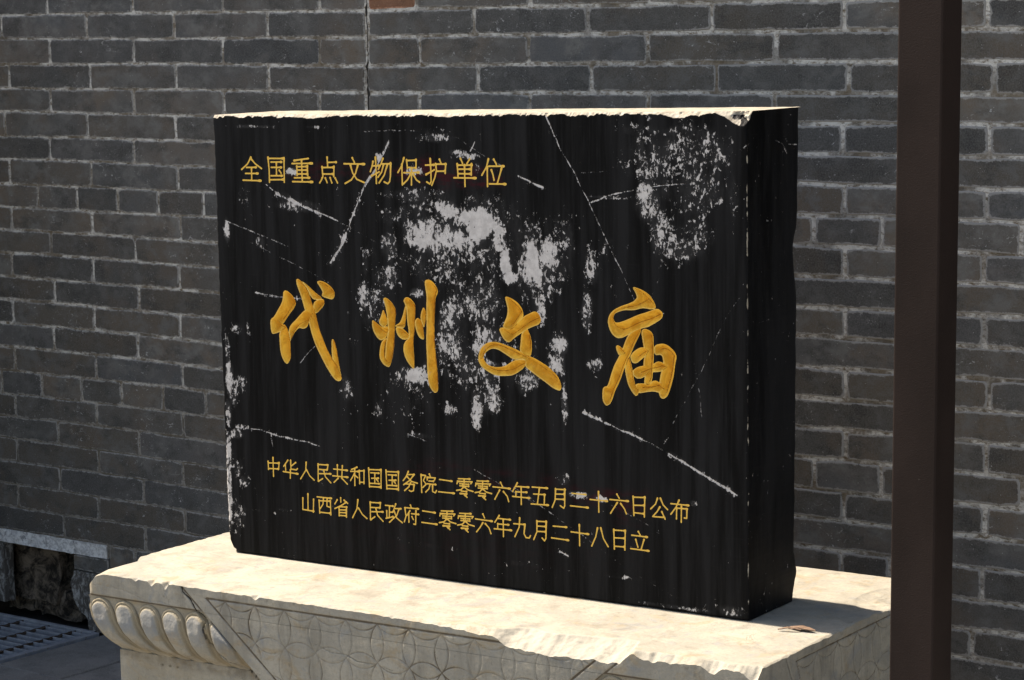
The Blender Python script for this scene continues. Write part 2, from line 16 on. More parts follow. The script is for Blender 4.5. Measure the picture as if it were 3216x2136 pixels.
CRACK = [([-1.2198,0.8574,-1.1857,0.8368,-1.1246,0.816,-1.0642,0.7965,-0.9927,0.7717],0.00107,0.7),([-1.1857,0.8368,-1.1126,0.8086,-1.0703,0.7963],0.00393,0.75),([-0.9927,0.7717,-0.9106,0.7363],0.00054,0.4),([-0.8752,0.9545,-0.8935,0.926,-0.9131,0.8955,-0.9425,0.8589,-0.9893,0.7671],0.00214,0.8),([-0.9893,0.7671,-1.0122,0.7231,-1.0411,0.6873],0.00321,0.9),([-0.8329,1.0184,-0.857,0.9828,-0.8752,0.9545],0.0005,0.3),([-0.4722,1.02,-0.4361,0.9513,-0.3999,0.8982,-0.366,0.8382,-0.3284,0.766,-0.2979,0.7135,-0.2605,0.6437],0.00086,0.66),([-0.384,0.9003,-0.3213,0.9042],0.00071,0.4),([-0.366,0.8382,-0.322,0.8536,-0.2702,0.8655,-0.1988,0.8777,-0.1336,0.8818],0.00107,0.7),([-1.3397,0.7707,-1.2891,0.7574,-1.2267,0.7398,-1.1564,0.7178],0.00086,0.7),([-1.2776,0.7282,-1.1907,0.697,-1.0931,0.6619,-1.039,0.64],0.00057,0.5),([-1.2568,0.6104,-1.1941,0.6045,-1.1197,0.6022],0.00125,0.8),([-0.3861,0.4008,-0.3492,0.3871,-0.2969,0.3711,-0.2451,0.3553],0.00179,0.8),([-0.2451,0.3553,-0.1838,0.3305],0.00079,0.62),([-0.1838,0.3305,-0.1332,0.3079,-0.0831,0.2854,-0.0237,0.2579],0.00214,0.9),([-1.3264,0.2959,-1.2559,0.2963,-1.2057,0.2852,-1.1308,0.2783,-1.0877,0.2719],0.00125,0.75),([-1.2245,0.2887,-1.2218,0.2589],0.00107,0.6),([-0.9389,0.9782,-0.8338,0.983,-0.7539,0.9765,-0.6865,0.9662,-0.6425,0.9392,-0.577,0.9084],0.00057,0.55),([-0.5392,0.8909,-0.5069,0.878,-0.478,0.8678],0.00143,0.85),([-0.6592,0.939,-0.6476,0.9593],0.00107,0.8),([-0.6349,0.9851,-0.631,0.9623],0.00071,0.5),([-0.6687,0.2568,-0.6129,0.2333,-0.492,0.1881,-0.3847,0.1335],0.00064,0.5),([-0.3847,0.1335,-0.2795,0.0754,-0.166,0.0288],0.00043,0.35),([-0.4499,0.0987,-0.4284,0.0898],0.00143,0.7),([-0.5684,0.2279,-0.5245,0.2084,-0.5029,0.1917],0.00089,0.5),([-1.1346,0.4561,-1.109,0.4833,-1.0799,0.5065],0.00107,0.6),([-0.0119,0.6644,-0.0514,0.6102,-0.1016,0.5105,-0.1576,0.4178,-0.1938,0.3522],0.0005,0.4),([-0.1215,0.5181,-0.1099,0.4657,-0.1043,0.4128],0.00043,0.4),([-1.11,0.884,-1.1233,0.8548],0.00071,0.3),([-0.3199,0.2092,-0.2264,0.1726],0.00054,0.4),([-0.84,0.3191,-0.7879,0.306],0.00089,0.6),([-0.1959,0.3475,-0.1835,0.362],0.00107,0.6),([-0.2215,0.6456,-0.2007,0.6909],0.00057,0.4),([-0.9443,-0.013,-0.941,0.017],0.00071,0.4),([-1.101,0.9707,-1.0824,0.9804],0.00054,0.4),([-1.287,0.8117,-1.2098,0.8576],0.00043,0.25)]
RED = [(-0.773,0.8954,0.1573,0.0242,0.8),(-0.6549,0.8839,0.0993,0.0239,0.9),(-1.037,0.8902,0.1426,0.0191,0.5),(-1.1469,0.8833,0.0491,0.0194,0.4),(-0.8661,0.2202,0.0588,0.0389,0.25),(-0.5682,0.2373,0.099,0.0283,0.35),(-0.3303,0.222,0.0942,0.0276,0.5),(-0.7719,0.2478,0.0691,0.0288,0.3),(-0.2886,0.1893,0.0625,0.0367,0.2),(-0.8937,0.0811,0.3454,0.0784,0.12),(-0.5485,0.1072,0.3218,0.0756,0.12)]
CHIP = [(-1.2862,0.0186,0.0076),(-1.0912,0.0678,0.0083),(-1.3625,0.0102,0.0041),(-0.7273,0.0339,0.0083),(-0.6519,0.0212,0.0048),(-0.5247,0.0169,0.0034),(-0.397,0.0339,0.0048),(-0.1405,0.0508,0.009),(-0.1512,0.0381,0.0124),(-0.0443,0.0212,0.0103),(-0.008,0.0381,0.0262)]
COURSE = [[-57601,17651,-51820,17627,-48294,17606,-43100,17556,-42930,17562,-39526,17592,-35835,17563,-32524,17588],[-57645,16967,-53831,16914,-50252,16883,-46649,16873,-43122,16863,-42951,16861,-39330,16890,-35895,16873,-32529,16870,-32255,16891,-27269,16875,-25579,16875,-24096,16858],[-57695,16188,-51894,16187,-48356,16155,-44766,16115,-43146,16107,-42975,16111,-37675,16136,-32534,16158,-30403,16163,-27266,16164,-25573,16166,-24088,16158],[-57741,15470,-53761,15450,-50222,15462,-46676,15422,-43168,15401,-42997,15402,-39258,15410,-35718,15433,-32540,15439,-29655,15440,-27242,15433,-25587,15444,-24079,15419],[-57785,14775,-55510,14771,-51968,14728,-48910,14721,-29743,14720,-27240,14762,-25602,14756,-24072,14785],[-57833,14028,-53977,14033,-50323,14006,-48943,13982,-29744,14014,-27257,14040,-25617,14043,-24064,14057],[-57877,13337,-55609,13345,-52041,13302,-48973,13287,-29745,13332,-27254,13342,-25611,13314,-24055,13318],[-57925,12586,-53863,12593,-50274,12562,-49005,12571,-29746,12586,-27251,12631,-25625,12615,-24048,12628],[-57970,11886,-54515,11872,-51114,11864,-48909,11866,-29791,11883,-27248,11903,-25640,11895,-24039,11878],[-58015,11189,-53905,11191,-50262,11157,-48877,11139,-29770,11137,-27287,11185,-25655,11187,-24032,11223],[-58061,10465,-55740,10508,-52131,10478,-48876,10437,-29749,10424,-27284,10460,-25649,10463,-24024,10530],[-58106,9769,-53936,9743,-50360,9748,-48907,9718,-29750,9739,-27281,9762,-25664,9742,-24015,9787],[-58152,9040,-55646,9066,-52057,9014,-48874,9005,-29773,8992,-27320,9017,-25658,9043,-24007,9075],[-58199,8304,-53964,8335,-50395,8315,-48875,8265,-29729,8251,-27318,8311,-25694,8312,-23999,8342],[-58246,7581,-55767,7604,-52162,7609,-48906,7534,-29730,7547,-27315,7579,-25688,7582,-23991,7626],[-58293,6845,-53976,6847,-50383,6882,-48873,6826,-29731,6816,-27312,6862,-25682,6840,-23982,6882],[-58340,6112,-54647,6142,-51193,6149,-48838,6144,-29732,6068,-27351,6114,-25697,6118,-23974,6168],[-58386,5397,-54030,5471,-50411,5429,-48839,5391,-29778,5373,-27348,5390,-25713,5435,-23965,5426],[-58428,4739,-55754,4755,-52255,4697,-48870,4674,-29779,4672,-27367,4673,-25728,4711,-23957,4697],[-58475,4004,-54017,4036,-50479,3979,-48868,3970,-25743,3928,-23949,3965],[-58519,3319,-54008,3296,-50531,3277,-48834,3272,-25758,3218,-23941,3279],[-58566,2574,-55613,2575,-52109,2593,-50364,2598,-25753,2544,-23933,2576]]
JOINT = [[-55468,-51877,-48287,-44722,-43028,-41334,-37620,-34012],[-57512,-53810,-50234,-46636,-43044,-39428,-35830,-32183,-28574,-24966],[-55427,-51890,-48341,-44753,-43049,-41241,-37684,-34049,-30402],[-57267,-53742,-50207,-46661,-43110,-39318,-35728,-32064,-28466,-24787],[-55496,-51953,-48359,-44790,-43109,-41276,-37677,-34038,-30437],[-57537,-53924,-50309,-28613,-24900],[-55587,-52024],[-57424,-53844,-50259,-28569,-24935],[-56211,-54494,-52771,-51098,-49296,-29385,-27586,-24091],[-57416,-53886,-50244,-28567,-24985],[-55716,-52113],[-57489,-53915,-50344,-28543,-24980],[-55626,-52039],[-57543,-53946,-50379,-28533,-24858],[-55746,-52144],[-57539,-53953,-50366,-28531,-24905],[-56381,-54625,-52920,-51175,-49455,-29375,-27588,-24026],[-57592,-54010,-50393,-28581,-24931],[-55734,-52236],[-57605,-53998,-50462,-28636,-27366,-24988],[-55707,-52122],[-57657,-54076,-50447,-25220],[-55648,-52104]]


# ------------------------------------------------------------ camera
cd = bpy.data.cameras.new('camera'); cam = bpy.data.objects.new('camera', cd); COL.objects.link(cam)
cd.sensor_width = 36.0; cd.lens = CAM['F'] / 3216 * 36.0; cd.clip_start = 0.05; cd.clip_end = 500
r_, u_, f_ = (Vector(CAM[k]) for k in 'ruf')
m = Matrix(((r_.x, u_.x, -f_.x), (r_.y, u_.y, -f_.y), (r_.z, u_.z, -f_.z))).to_4x4()
m.translation = Vector(CAM['C']); cam.matrix_world = m
S.camera = cam
# ------------------------------------------------------------ light
SUN_EL = 57.0; SUN_AZ = 183.6      # sun stands left, grazing the plane of the stele (azimuth from +x)
w = bpy.data.worlds.new('World'); S.world = w; w.use_nodes = True
nt = w.node_tree; bg = nt.nodes['Background']
sky = nt.nodes.new('ShaderNodeTexSky'); sky.sky_type = 'NISHITA'; sky.sun_disc = False
sky.sun_elevation = math.radians(SUN_EL); sky.sun_rotation = math.radians(90.0 - SUN_AZ + 360)
sky.air_density = 1.0; sky.dust_density = 1.5; sky.ozone_density = 1.0
nt.links.new(sky.outputs[0], bg.inputs[0]); bg.inputs[1].default_value = 0.10
sl = bpy.data.lights.new('sun', 'SUN'); sl.energy = 4.6; sl.angle = math.radians(0.5); sl.color = (1.0, 0.95, 0.895)
so = bpy.data.objects.new('sun', sl); COL.objects.link(so)
sd = Vector((math.cos(math.radians(SUN_EL)) * math.cos(math.radians(SUN_AZ)), math.cos(math.radians(SUN_EL)) * math.sin(math.radians(SUN_AZ)), math.sin(math.radians(SUN_EL))))
so.rotation_euler = sd.to_track_quat('Z', 'Y').to_euler(); so.location = (-6, 4, 8)
S.view_settings.view_transform = 'Standard'; S.view_settings.look = 'None'
S.view_settings.exposure = 1.42; S.view_settings.gamma = 1.0; S.view_settings.use_curve_mapping = False
S.view_settings.use_white_balance = True; S.view_settings.white_balance_temperature = 7350; S.view_settings.white_balance_tint = 10
S.cycles.max_bounces = 6; S.cycles.diffuse_bounces = 4

# ------------------------------------------------------------ helpers
rng = np.random.default_rng(7)
TAB = rng.random((256, 256))
def vn(x, y, seed=0):
    x = np.asarray(x, float) + seed * 17.31; y = np.asarray(y, float) + seed * 9.77
    xi = np.floor(x).astype(int); yi = np.floor(y).astype(int)
    fx = x - xi; fy = y - yi
    fx = fx * fx * (3 - 2 * fx); fy = fy * fy * (3 - 2 * fy)
    a = TAB[xi & 255, yi & 255]; b = TAB[(xi + 1) & 255, yi & 255]
    c = TAB[xi & 255, (yi + 1) & 255]; d = TAB[(xi + 1) & 255, (yi + 1) & 255]
    return (a * (1 - fx) + b * fx) * (1 - fy) + (c * (1 - fx) + d * fx) * fy
def fbm(x, y, seed=0, octv=4):
    v = 0; amp = 0.5; x = np.asarray(x, float); y = np.asarray(y, float)
    for k in range(octv):
        v = v + amp * (vn(x, y, seed + k * 3) - 0.5); x = x * 2.03; y = y * 2.03; amp *= 0.5
    return v * 2      # about -1..1
def sstep(a, b, x):
    t = np.clip((x - a) / (b - a), 0, 1); return t * t * (3 - 2 * t)

def link(o, parent=None):
    COL.objects.link(o)
    if parent is not None: o.parent = parent
    return o
def tag(o, label=None, cat=None, group=None, kind=None):
    if label: o['label'] = label
    if cat: o['category'] = cat
    if group: o['group'] = group
    if kind: o['kind'] = kind
    return o
def empty(name, loc, rz=0.0, label=None, cat=None):
    o = bpy.data.objects.new(name, None); o.location = loc; o.rotation_euler = (0, 0, rz); o.empty_display_size = 0.1
    link(o); return tag(o, label, cat)
def mesh_obj(name, verts, faces, mat, parent=None, smooth=False):
    me = bpy.data.meshes.new(name); me.from_pydata([tuple(v) for v in verts], [], faces); me.update()
    me.materials.append(mat)
    if smooth: me.polygons.foreach_set('use_smooth', [True] * len(me.polygons))
    return link(bpy.data.objects.new(name, me), parent)
def grid_mesh(name, X, Y, Z, mat, parent=None, attrs=None, fmask=None, smooth=True, flip=False):
    R, Cn = X.shape
    idx = np.arange(R * Cn).reshape(R, Cn)
    q = np.stack([idx[:-1, :-1], idx[:-1, 1:], idx[1:, 1:], idx[1:, :-1]], -1).reshape(-1, 4)
    if flip: q = q[:, ::-1]
    if fmask is not None: q = q[fmask.reshape(-1)]
    used = np.unique(q); remap = np.full(R * Cn, -1); remap[used] = np.arange(len(used))
    q = remap[q]
    co = np.stack([X, Y, Z], -1).reshape(-1, 3)[used]
    me = bpy.data.meshes.new(name)
    me.vertices.add(len(co)); me.vertices.foreach_set('co', co.astype(np.float32).ravel())
    me.loops.add(q.size); me.loops.foreach_set('vertex_index', q.astype(np.int32).ravel())
    me.polygons.add(len(q)); me.polygons.foreach_set('loop_start', np.arange(0, q.size, 4, dtype=np.int32))
    me.polygons.foreach_set('loop_total', np.full(len(q), 4, dtype=np.int32))
    me.polygons.foreach_set('use_smooth', np.full(len(q), smooth))
    me.update(calc_edges=True)
    for k, v in (attrs or {}).items():
        at = me.attributes.new(k, 'FLOAT', 'POINT'); at.data.foreach_set('value', v.reshape(-1)[used].astype(np.float32))
    me.materials.append(mat)
    return link(bpy.data.objects.new(name, me), parent)
def box_vf(x0, x1, y0, y1, z0, z1, bv=0.0, jit=0.0, rnd=random):
    """box with bevelled edges: 24 verts, 26 faces"""
    if bv <= 0:
        v = [(x, y, z) for x in (x0, x1) for y in (y0, y1) for z in (z0, z1)]
        f = [(0, 1, 3, 2), (4, 6, 7, 5), (0, 4, 5, 1), (2, 3, 7, 6), (0, 2, 6, 4), (1, 5, 7, 3)]
        return v, f
    v = []; ids = {}
    L = ((x0, x1), (y0, y1), (z0, z1))
    for sx in (0, 1):
        for sy in (0, 1):
            for sz in (0, 1):
                s = (sx, sy, sz)
                base = [L[i][s[i]] for i in range(3)]
                jj = [rnd.uniform(-jit, jit) for _ in range(3)]
                for ax in range(3):
                    p = [base[i] + (0 if i == ax else (bv if s[i] == 0 else -bv)) + jj[i] for i in range(3)]
                    ids[(s, ax)] = len(v); v.append(tuple(p))
    f = []
    for ax in range(3):
        o1, o2 = [i for i in range(3) if i != ax]
        for s in (0, 1):
            qd = []
            for a_, b_ in ((0, 0), (1, 0), (1, 1), (0, 1)):
                t = [0, 0, 0]; t[ax] = s; t[o1] = a_; t[o2] = b_; qd.append(ids[(tuple(t), ax)])
            f.append(qd)
    for ax in range(3):
        o1, o2 = [i for i in range(3) if i != ax]
        for a_ in (0, 1):
            for b_ in (0, 1):
                t0 = [0, 0, 0]; t0[ax] = 0; t0[o1] = a_; t0[o2] = b_; t1 = list(t0); t1[ax] = 1
                f.append([ids[(tuple(t0), o1)], ids[(tuple(t1), o1)], ids[(tuple(t1), o2)], ids[(tuple(t0), o2)]])
    for sx in (0, 1):
        for sy in (0, 1):
            for sz in (0, 1): f.append([ids[((sx, sy, sz), a_)] for a_ in range(3)])
    return v, f
class Bag:
    def __init__(s): s.v = []; s.f = []
    def add(s, vf):
        n = len(s.v); s.v += [tuple(p) for p in vf[0]]; s.f += [[i + n for i in q] for q in vf[1]]
    def build(s, name, mat, parent=None, smooth=False):
        o = mesh_obj(name, s.v, s.f, mat, parent, smooth); fixn(o); return o
def fixn(o):
    import bmesh
    bm = bmesh.new(); bm.from_mesh(o.data); bmesh.ops.recalc_face_normals(bm, faces=bm.faces); bm.to_mesh(o.data); bm.free()

# ------------------------------------------------------------ node helper
class NT:
    def __init__(s, name):
        s.m = bpy.data.materials.new(name); s.m.use_nodes = True; s.t = s.m.node_tree
        s.b = s.t.nodes['Principled BSDF']
    def n(s, typ, **k):
        x = s.t.nodes.new(typ)
        for a_, v in k.items(): setattr(x, a_, v)
        return x
    def put(s, sock, v):
        if isinstance(v, bpy.types.NodeSocket): s.t.links.new(v, sock)
        elif isinstance(v, (tuple, list)): sock.default_value = tuple(v) + ((1,) if len(v) == 3 and len(sock.default_value) == 4 else ())
        else: sock.default_value = v
    def math(s, op, a_, b_=0.0, c_=0.0, clamp=False):
        x = s.n('ShaderNodeMath', operation=op, use_clamp=clamp); s.put(x.inputs[0], a_); s.put(x.inputs[1], b_)
        if op in ('MULTIPLY_ADD', 'SMOOTH_MIN', 'WRAP'): s.put(x.inputs[2], c_)
        return x.outputs[0]
    def ramp(s, v, a_, b_, lo=0.0, hi=1.0):
        x = s.n('ShaderNodeMapRange', interpolation_type='SMOOTHSTEP'); x.clamp = True
        s.put(x.inputs[0], v); s.put(x.inputs[1], a_); s.put(x.inputs[2], b_); s.put(x.inputs[3], lo); s.put(x.inputs[4], hi)
        return x.outputs[0]
    def mix(s, fac, a_, b_, mode='MIX'):
        x = s.n('ShaderNodeMix', data_type='RGBA', blend_type=mode)
        s.put(x.inputs[0], fac); s.put(x.inputs[6], a_); s.put(x.inputs[7], b_); return x.outputs[2]
    def coord(s, which='Object', scale=(1, 1, 1), loc=(0, 0, 0)):
        if which == 'World': v = s.n('ShaderNodeNewGeometry').outputs['Position']
        else: v = s.n('ShaderNodeTexCoord').outputs[which]
        mp = s.n('ShaderNodeMapping'); mp.inputs['Scale'].default_value = scale; mp.inputs['Location'].default_value = loc
        s.t.links.new(v, mp.inputs['Vector']); return mp.outputs[0]
    def noise(s, vec, scale, detail=5, rough=0.6, dist=0.0):
        x = s.n('ShaderNodeTexNoise'); s.put(x.inputs['Vector'], vec); s.put(x.inputs['Scale'], scale)
        s.put(x.inputs['Detail'], detail); s.put(x.inputs['Roughness'], rough); s.put(x.inputs['Distortion'], dist)
        return x.outputs[0]
    def voro(s, vec, scale, feat='F1'):
        x = s.n('ShaderNodeTexVoronoi', feature=feat); s.put(x.inputs['Vector'], vec); s.put(x.inputs['Scale'], scale); return x.outputs['Distance']
    def attr(s, name):
        x = s.n('ShaderNodeAttribute', attribute_name=name); return x.outputs['Fac']
    def done(s, col, rough=0.8, bump=None, bdist=0.002, bstr=1.0, spec=0.3, metal=0.0):
        s.put(s.b.inputs['Base Color'], col); s.put(s.b.inputs['Roughness'], rough)
        s.put(s.b.inputs['Specular IOR Level'], spec); s.put(s.b.inputs['Metallic'], metal)
        if bump is not None:
            x = s.n('ShaderNodeBump'); x.inputs['Distance'].default_value = bdist; x.inputs['Strength'].default_value = bstr
            s.t.links.new(bump, x.inputs['Height']); s.t.links.new(x.outputs[0], s.b.inputs['Normal'])
        return s.m

# ------------------------------------------------------------ materials
def mat_brick():
    k = NT('grey_brick'); W = k.coord('World')
    rnd = k.n('ShaderNodeObjectInfo').outputs['Random']
    r2 = k.math('FRACT', k.math('MULTIPLY', rnd, 7.31)); r3 = k.math('FRACT', k.math('MULTIPLY', rnd, 23.7))
    base = k.mix(k.ramp(r2, 0.15, 0.95), (0.080, 0.076, 0.070), (0.112, 0.091, 0.068))
    big = k.noise(W, 5.5, 4, 0.6, 0.1)
    base = k.mix(k.ramp(k.math('ADD', big, k.math('MULTIPLY', r3, 0.12)), 0.50, 0.72, 0, 0.8), base, (0.135, 0.098, 0.066))
    base = k.mix(k.ramp(rnd, 0.80, 0.9, 0, .55), base, (0.070, 0.078, 0.090))
    wx = k.n('ShaderNodeSeparateXYZ'); k.put(wx.inputs[0], W); wx = wx.outputs[0]
    base = k.mix(k.ramp(k.noise(W, 1.1, 2), 0.42, 0.62, 0, 0.5), base, (0.068, 0.072, 0.078))
    base = k.mix(k.ramp(k.noise(k.coord('World', (1, 1, 1.3)), 12, 6, 0.68, 0.2), 0.45, 0.66, 0, 0.85), base, (0.150, 0.145, 0.135))
    base = k.mix(k.ramp(k.noise(k.coord('World', (10, 10, 15)), 0.9, 7, 0.72, 0.15), 0.47, 0.66, 0, 0.8), base, (0.034, 0.032, 0.029))
    v = k.math('MULTIPLY_ADD', r3, 0.55, 0.50); 
    vv = k.n('ShaderNodeCombineColor'); [k.put(vv.inputs[i], v) for i in range(3)]
    base = k.mix(1.0, base, vv.outputs[0], 'MULTIPLY')
    fine = k.noise(W, 260, 5, 0.75)
    base = k.mix(k.ramp(fine, 0.3, 0.75, 0.0, 0.55), base, (0.15, 0.147, 0.14))
    # lime smears near the joints
    ed = k.attr('edge')
    sm = k.math('ADD', k.math('MULTIPLY', ed, 0.60), k.math('MULTIPLY', k.noise(W, 45, 6, 0.75, 0.5), 1.0))
    base = k.mix(k.ramp(k.math('ADD', sm, k.ramp(wx, -4.0, -2.6, -0.02, 0.075)), 0.98, 1.12, 0, 0.8), base, (0.27, 0.26, 0.245))
    # pale flecks and scuffs
    sc = k.noise(k.coord('World', (1, 1, 1.4)), 55, 8, 0.78, 1.2)
    gate = k.ramp(k.noise(W, 7.5, 2), 0.50, 0.62)
    base = k.mix(k.math('MULTIPLY', k.ramp(sc, 0.585, 0.64), gate), base, (0.36, 0.355, 0.345))
    fl = k.voro(W, 120); base = k.mix(k.math('MULTIPLY', k.ramp(fl, 0.16, 0.06), k.ramp(k.noise(W, 30, 2), 0.56, 0.62)), base, (0.38, 0.37, 0.35))
    h = k.math('ADD', k.math('MULTIPLY', fine, 0.4), k.noise(W, 60, 5, 0.7))
    return k.done(base, 0.88, h, 0.0022, 0.7, 0.2)
def mat_mortar():
    k = NT('lime_mortar'); W = k.coord('World')
    n1 = k.noise(k.coord('World', (1, 1, 2.2)), 38, 7, 0.75, 0.3)
    base = k.mix(k.ramp(n1, 0.36, 0.54), (0.15, 0.115, 0.074), (0.58, 0.555, 0.51))
    base = k.mix(k.ramp(k.noise(W, 7, 5, 0.7), 0.46, 0.60, 0, 0.85), base, (0.13, 0.10, 0.066))
    sp = k.n('ShaderNodeSeparateXYZ'); k.put(sp.inputs[0], W)
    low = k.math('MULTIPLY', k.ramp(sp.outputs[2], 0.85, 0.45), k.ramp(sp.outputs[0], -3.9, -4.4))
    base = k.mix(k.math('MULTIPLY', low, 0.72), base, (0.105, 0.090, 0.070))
    base = k.mix(k.ramp(k.noise(k.coord('World', (1, 1, 1), (4, 2, 1)), 13, 4, 0.6), 0.5, 0.62, 0, 0.55), base, (0.085, 0.078, 0.068))
    base = k.mix(k.ramp(k.noise(W, 140, 4, 0.7), 0.55, 0.7, 0, 0.6), base, (0.05, 0.045, 0.04))
    return k.done(base, 0.95, k.noise(W, 190, 5, 0.7), 0.004, 1.0, 0.15)
def mat_limewash():
    k = NT('limewashed_stone'); W = k.coord('World')
    base = k.mix(k.ramp(k.noise(W, 60, 7, 0.75, 0.6), 0.40, 0.60), (0.42, 0.42, 0.42), (0.70, 0.70, 0.69))
    base = k.mix(k.ramp(k.noise(W, 30, 6, 0.75, 1.0), 0.55, 0.64, 0, 0.7), base, (0.17, 0.17, 0.175))
    return k.done(base, 0.9, k.noise(W, 75, 6, 0.7), 0.008, 1.0, 0.2)
def mat_rough_lime():
    k = NT('patchy_limewash'); W = k.coord('World')
    base = k.mix(k.ramp(k.noise(k.coord('World', (1, 1, .5)), 60, 7, 0.8, 0.6), 0.46, 0.62), (0.085, 0.078, 0.070), (0.33, 0.325, 0.31))
    return k.done(base, 0.9, k.noise(W, 85, 6, 0.7), 0.008, 1.0, 0.2)
def mat_rubble():
    k = NT('dark_rubble'); W = k.coord('World')
    base = k.mix(k.ramp(k.noise(W, 26, 7, 0.7, 0.5), 0.38, 0.64), (0.030, 0.026, 0.022), (0.24, 0.19, 0.145))
    return k.done(base, 0.95, k.noise(W, 50, 7, 0.7), 0.02, 1.0, 0.1)
def stone_base(k, O, warm=0.0):
    n1 = k.noise(k.coord('Object', (1, 1, 2.2)), 7.5, 6, 0.62, 0.8)
    base = k.mix(k.ramp(n1, 0.38, 0.66), (0.262, 0.240, 0.196), (0.335, 0.302, 0.240))
    base = k.mix(k.ramp(k.noise(O, 17, 5, 0.65, 1.2), 0.53, 0.68, 0, 0.55), base, (0.195, 0.202, 0.206))
    base = k.mix(k.ramp(k.noise(k.coord('Object', (1, 1, 1.6), (3, 1, 2)), 11, 6, 0.7, 1.0), 0.52, 0.68, 0, 0.75), base, (0.28, 0.215, 0.130))
    base = k.mix(k.ramp(k.noise(O, 150, 4, 0.7), 0.42, 0.75, 0, 0.4), base, (0.17, 0.158, 0.135))
    return base
def mat_pedestal():
    k = NT('carved_limestone'); O = k.coord('Object')
    base = stone_base(k, O)
    base = k.mix(k.ramp(k.noise(k.coord('Object', (14, 14, 2.2)), 1.0, 6, 0.7, 0.3), 0.48, 0.70, 0, 0.6), base, (0.155, 0.138, 0.108))
    base = k.mix(k.ramp(k.noise(O, 65, 6, 0.75, .4), 0.56, 0.68, 0, 0.5), base, (0.14, 0.12, 0.088))
    # hairline veins
    v = k.noise(k.coord('Object', (1, 1, 3.2), (0.3, 0, 0.7)), 4.5, 5, 0.6, 1.6)
    base = k.mix(k.math('MULTIPLY', k.ramp(k.math('ABSOLUTE', k.math('SUBTRACT', v, 0.5)), 0.0, 0.0035, 0.5, 0.0), k.ramp(k.noise(O, 3.0, 2), .5, .62)), base, (0.11, 0.078, 0.045))
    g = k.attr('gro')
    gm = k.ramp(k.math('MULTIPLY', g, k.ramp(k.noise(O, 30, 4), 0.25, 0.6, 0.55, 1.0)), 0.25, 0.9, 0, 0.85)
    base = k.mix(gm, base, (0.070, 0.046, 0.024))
    base = k.mix(k.ramp(k.attr('crk'), 0.35, 0.8), base, (0.025, 0.018, 0.012))
    base = k.mix(k.ramp(k.attr('ochre'), 0.0, 1.0, 0, 0.75), base, (0.27, 0.215, 0.132))
    base = k.mix(k.ramp(k.math('ADD', k.attr('blue'), k.math('MULTIPLY', k.math('SUBTRACT', k.noise(O, 55, 5), 0.5), 1.2)), 0.4, 1.1, 0, 0.6), base, (0.20, 0.205, 0.208))
    st_ = k.math('ADD', k.attr('stain'), k.math('MULTIPLY', k.noise(O, 120, 5, 0.7), 0.5))
    base = k.mix(k.ramp(st_, 0.85, 1.15, 0, 0.7), base, (0.13, 0.12, 0.105))
    base = k.mix(k.ramp(k.attr('fresh'), 0.3, 0.9, 0, 0.7), base, (0.31, 0.285, 0.235))
    h = k.math('ADD', k.math('MULTIPLY', k.noise(O, 190, 6, 0.75), 0.35), k.noise(O, 45, 5, 0.65))
    return k.done(base, 0.82, h, 0.0022, 0.8, 0.3)
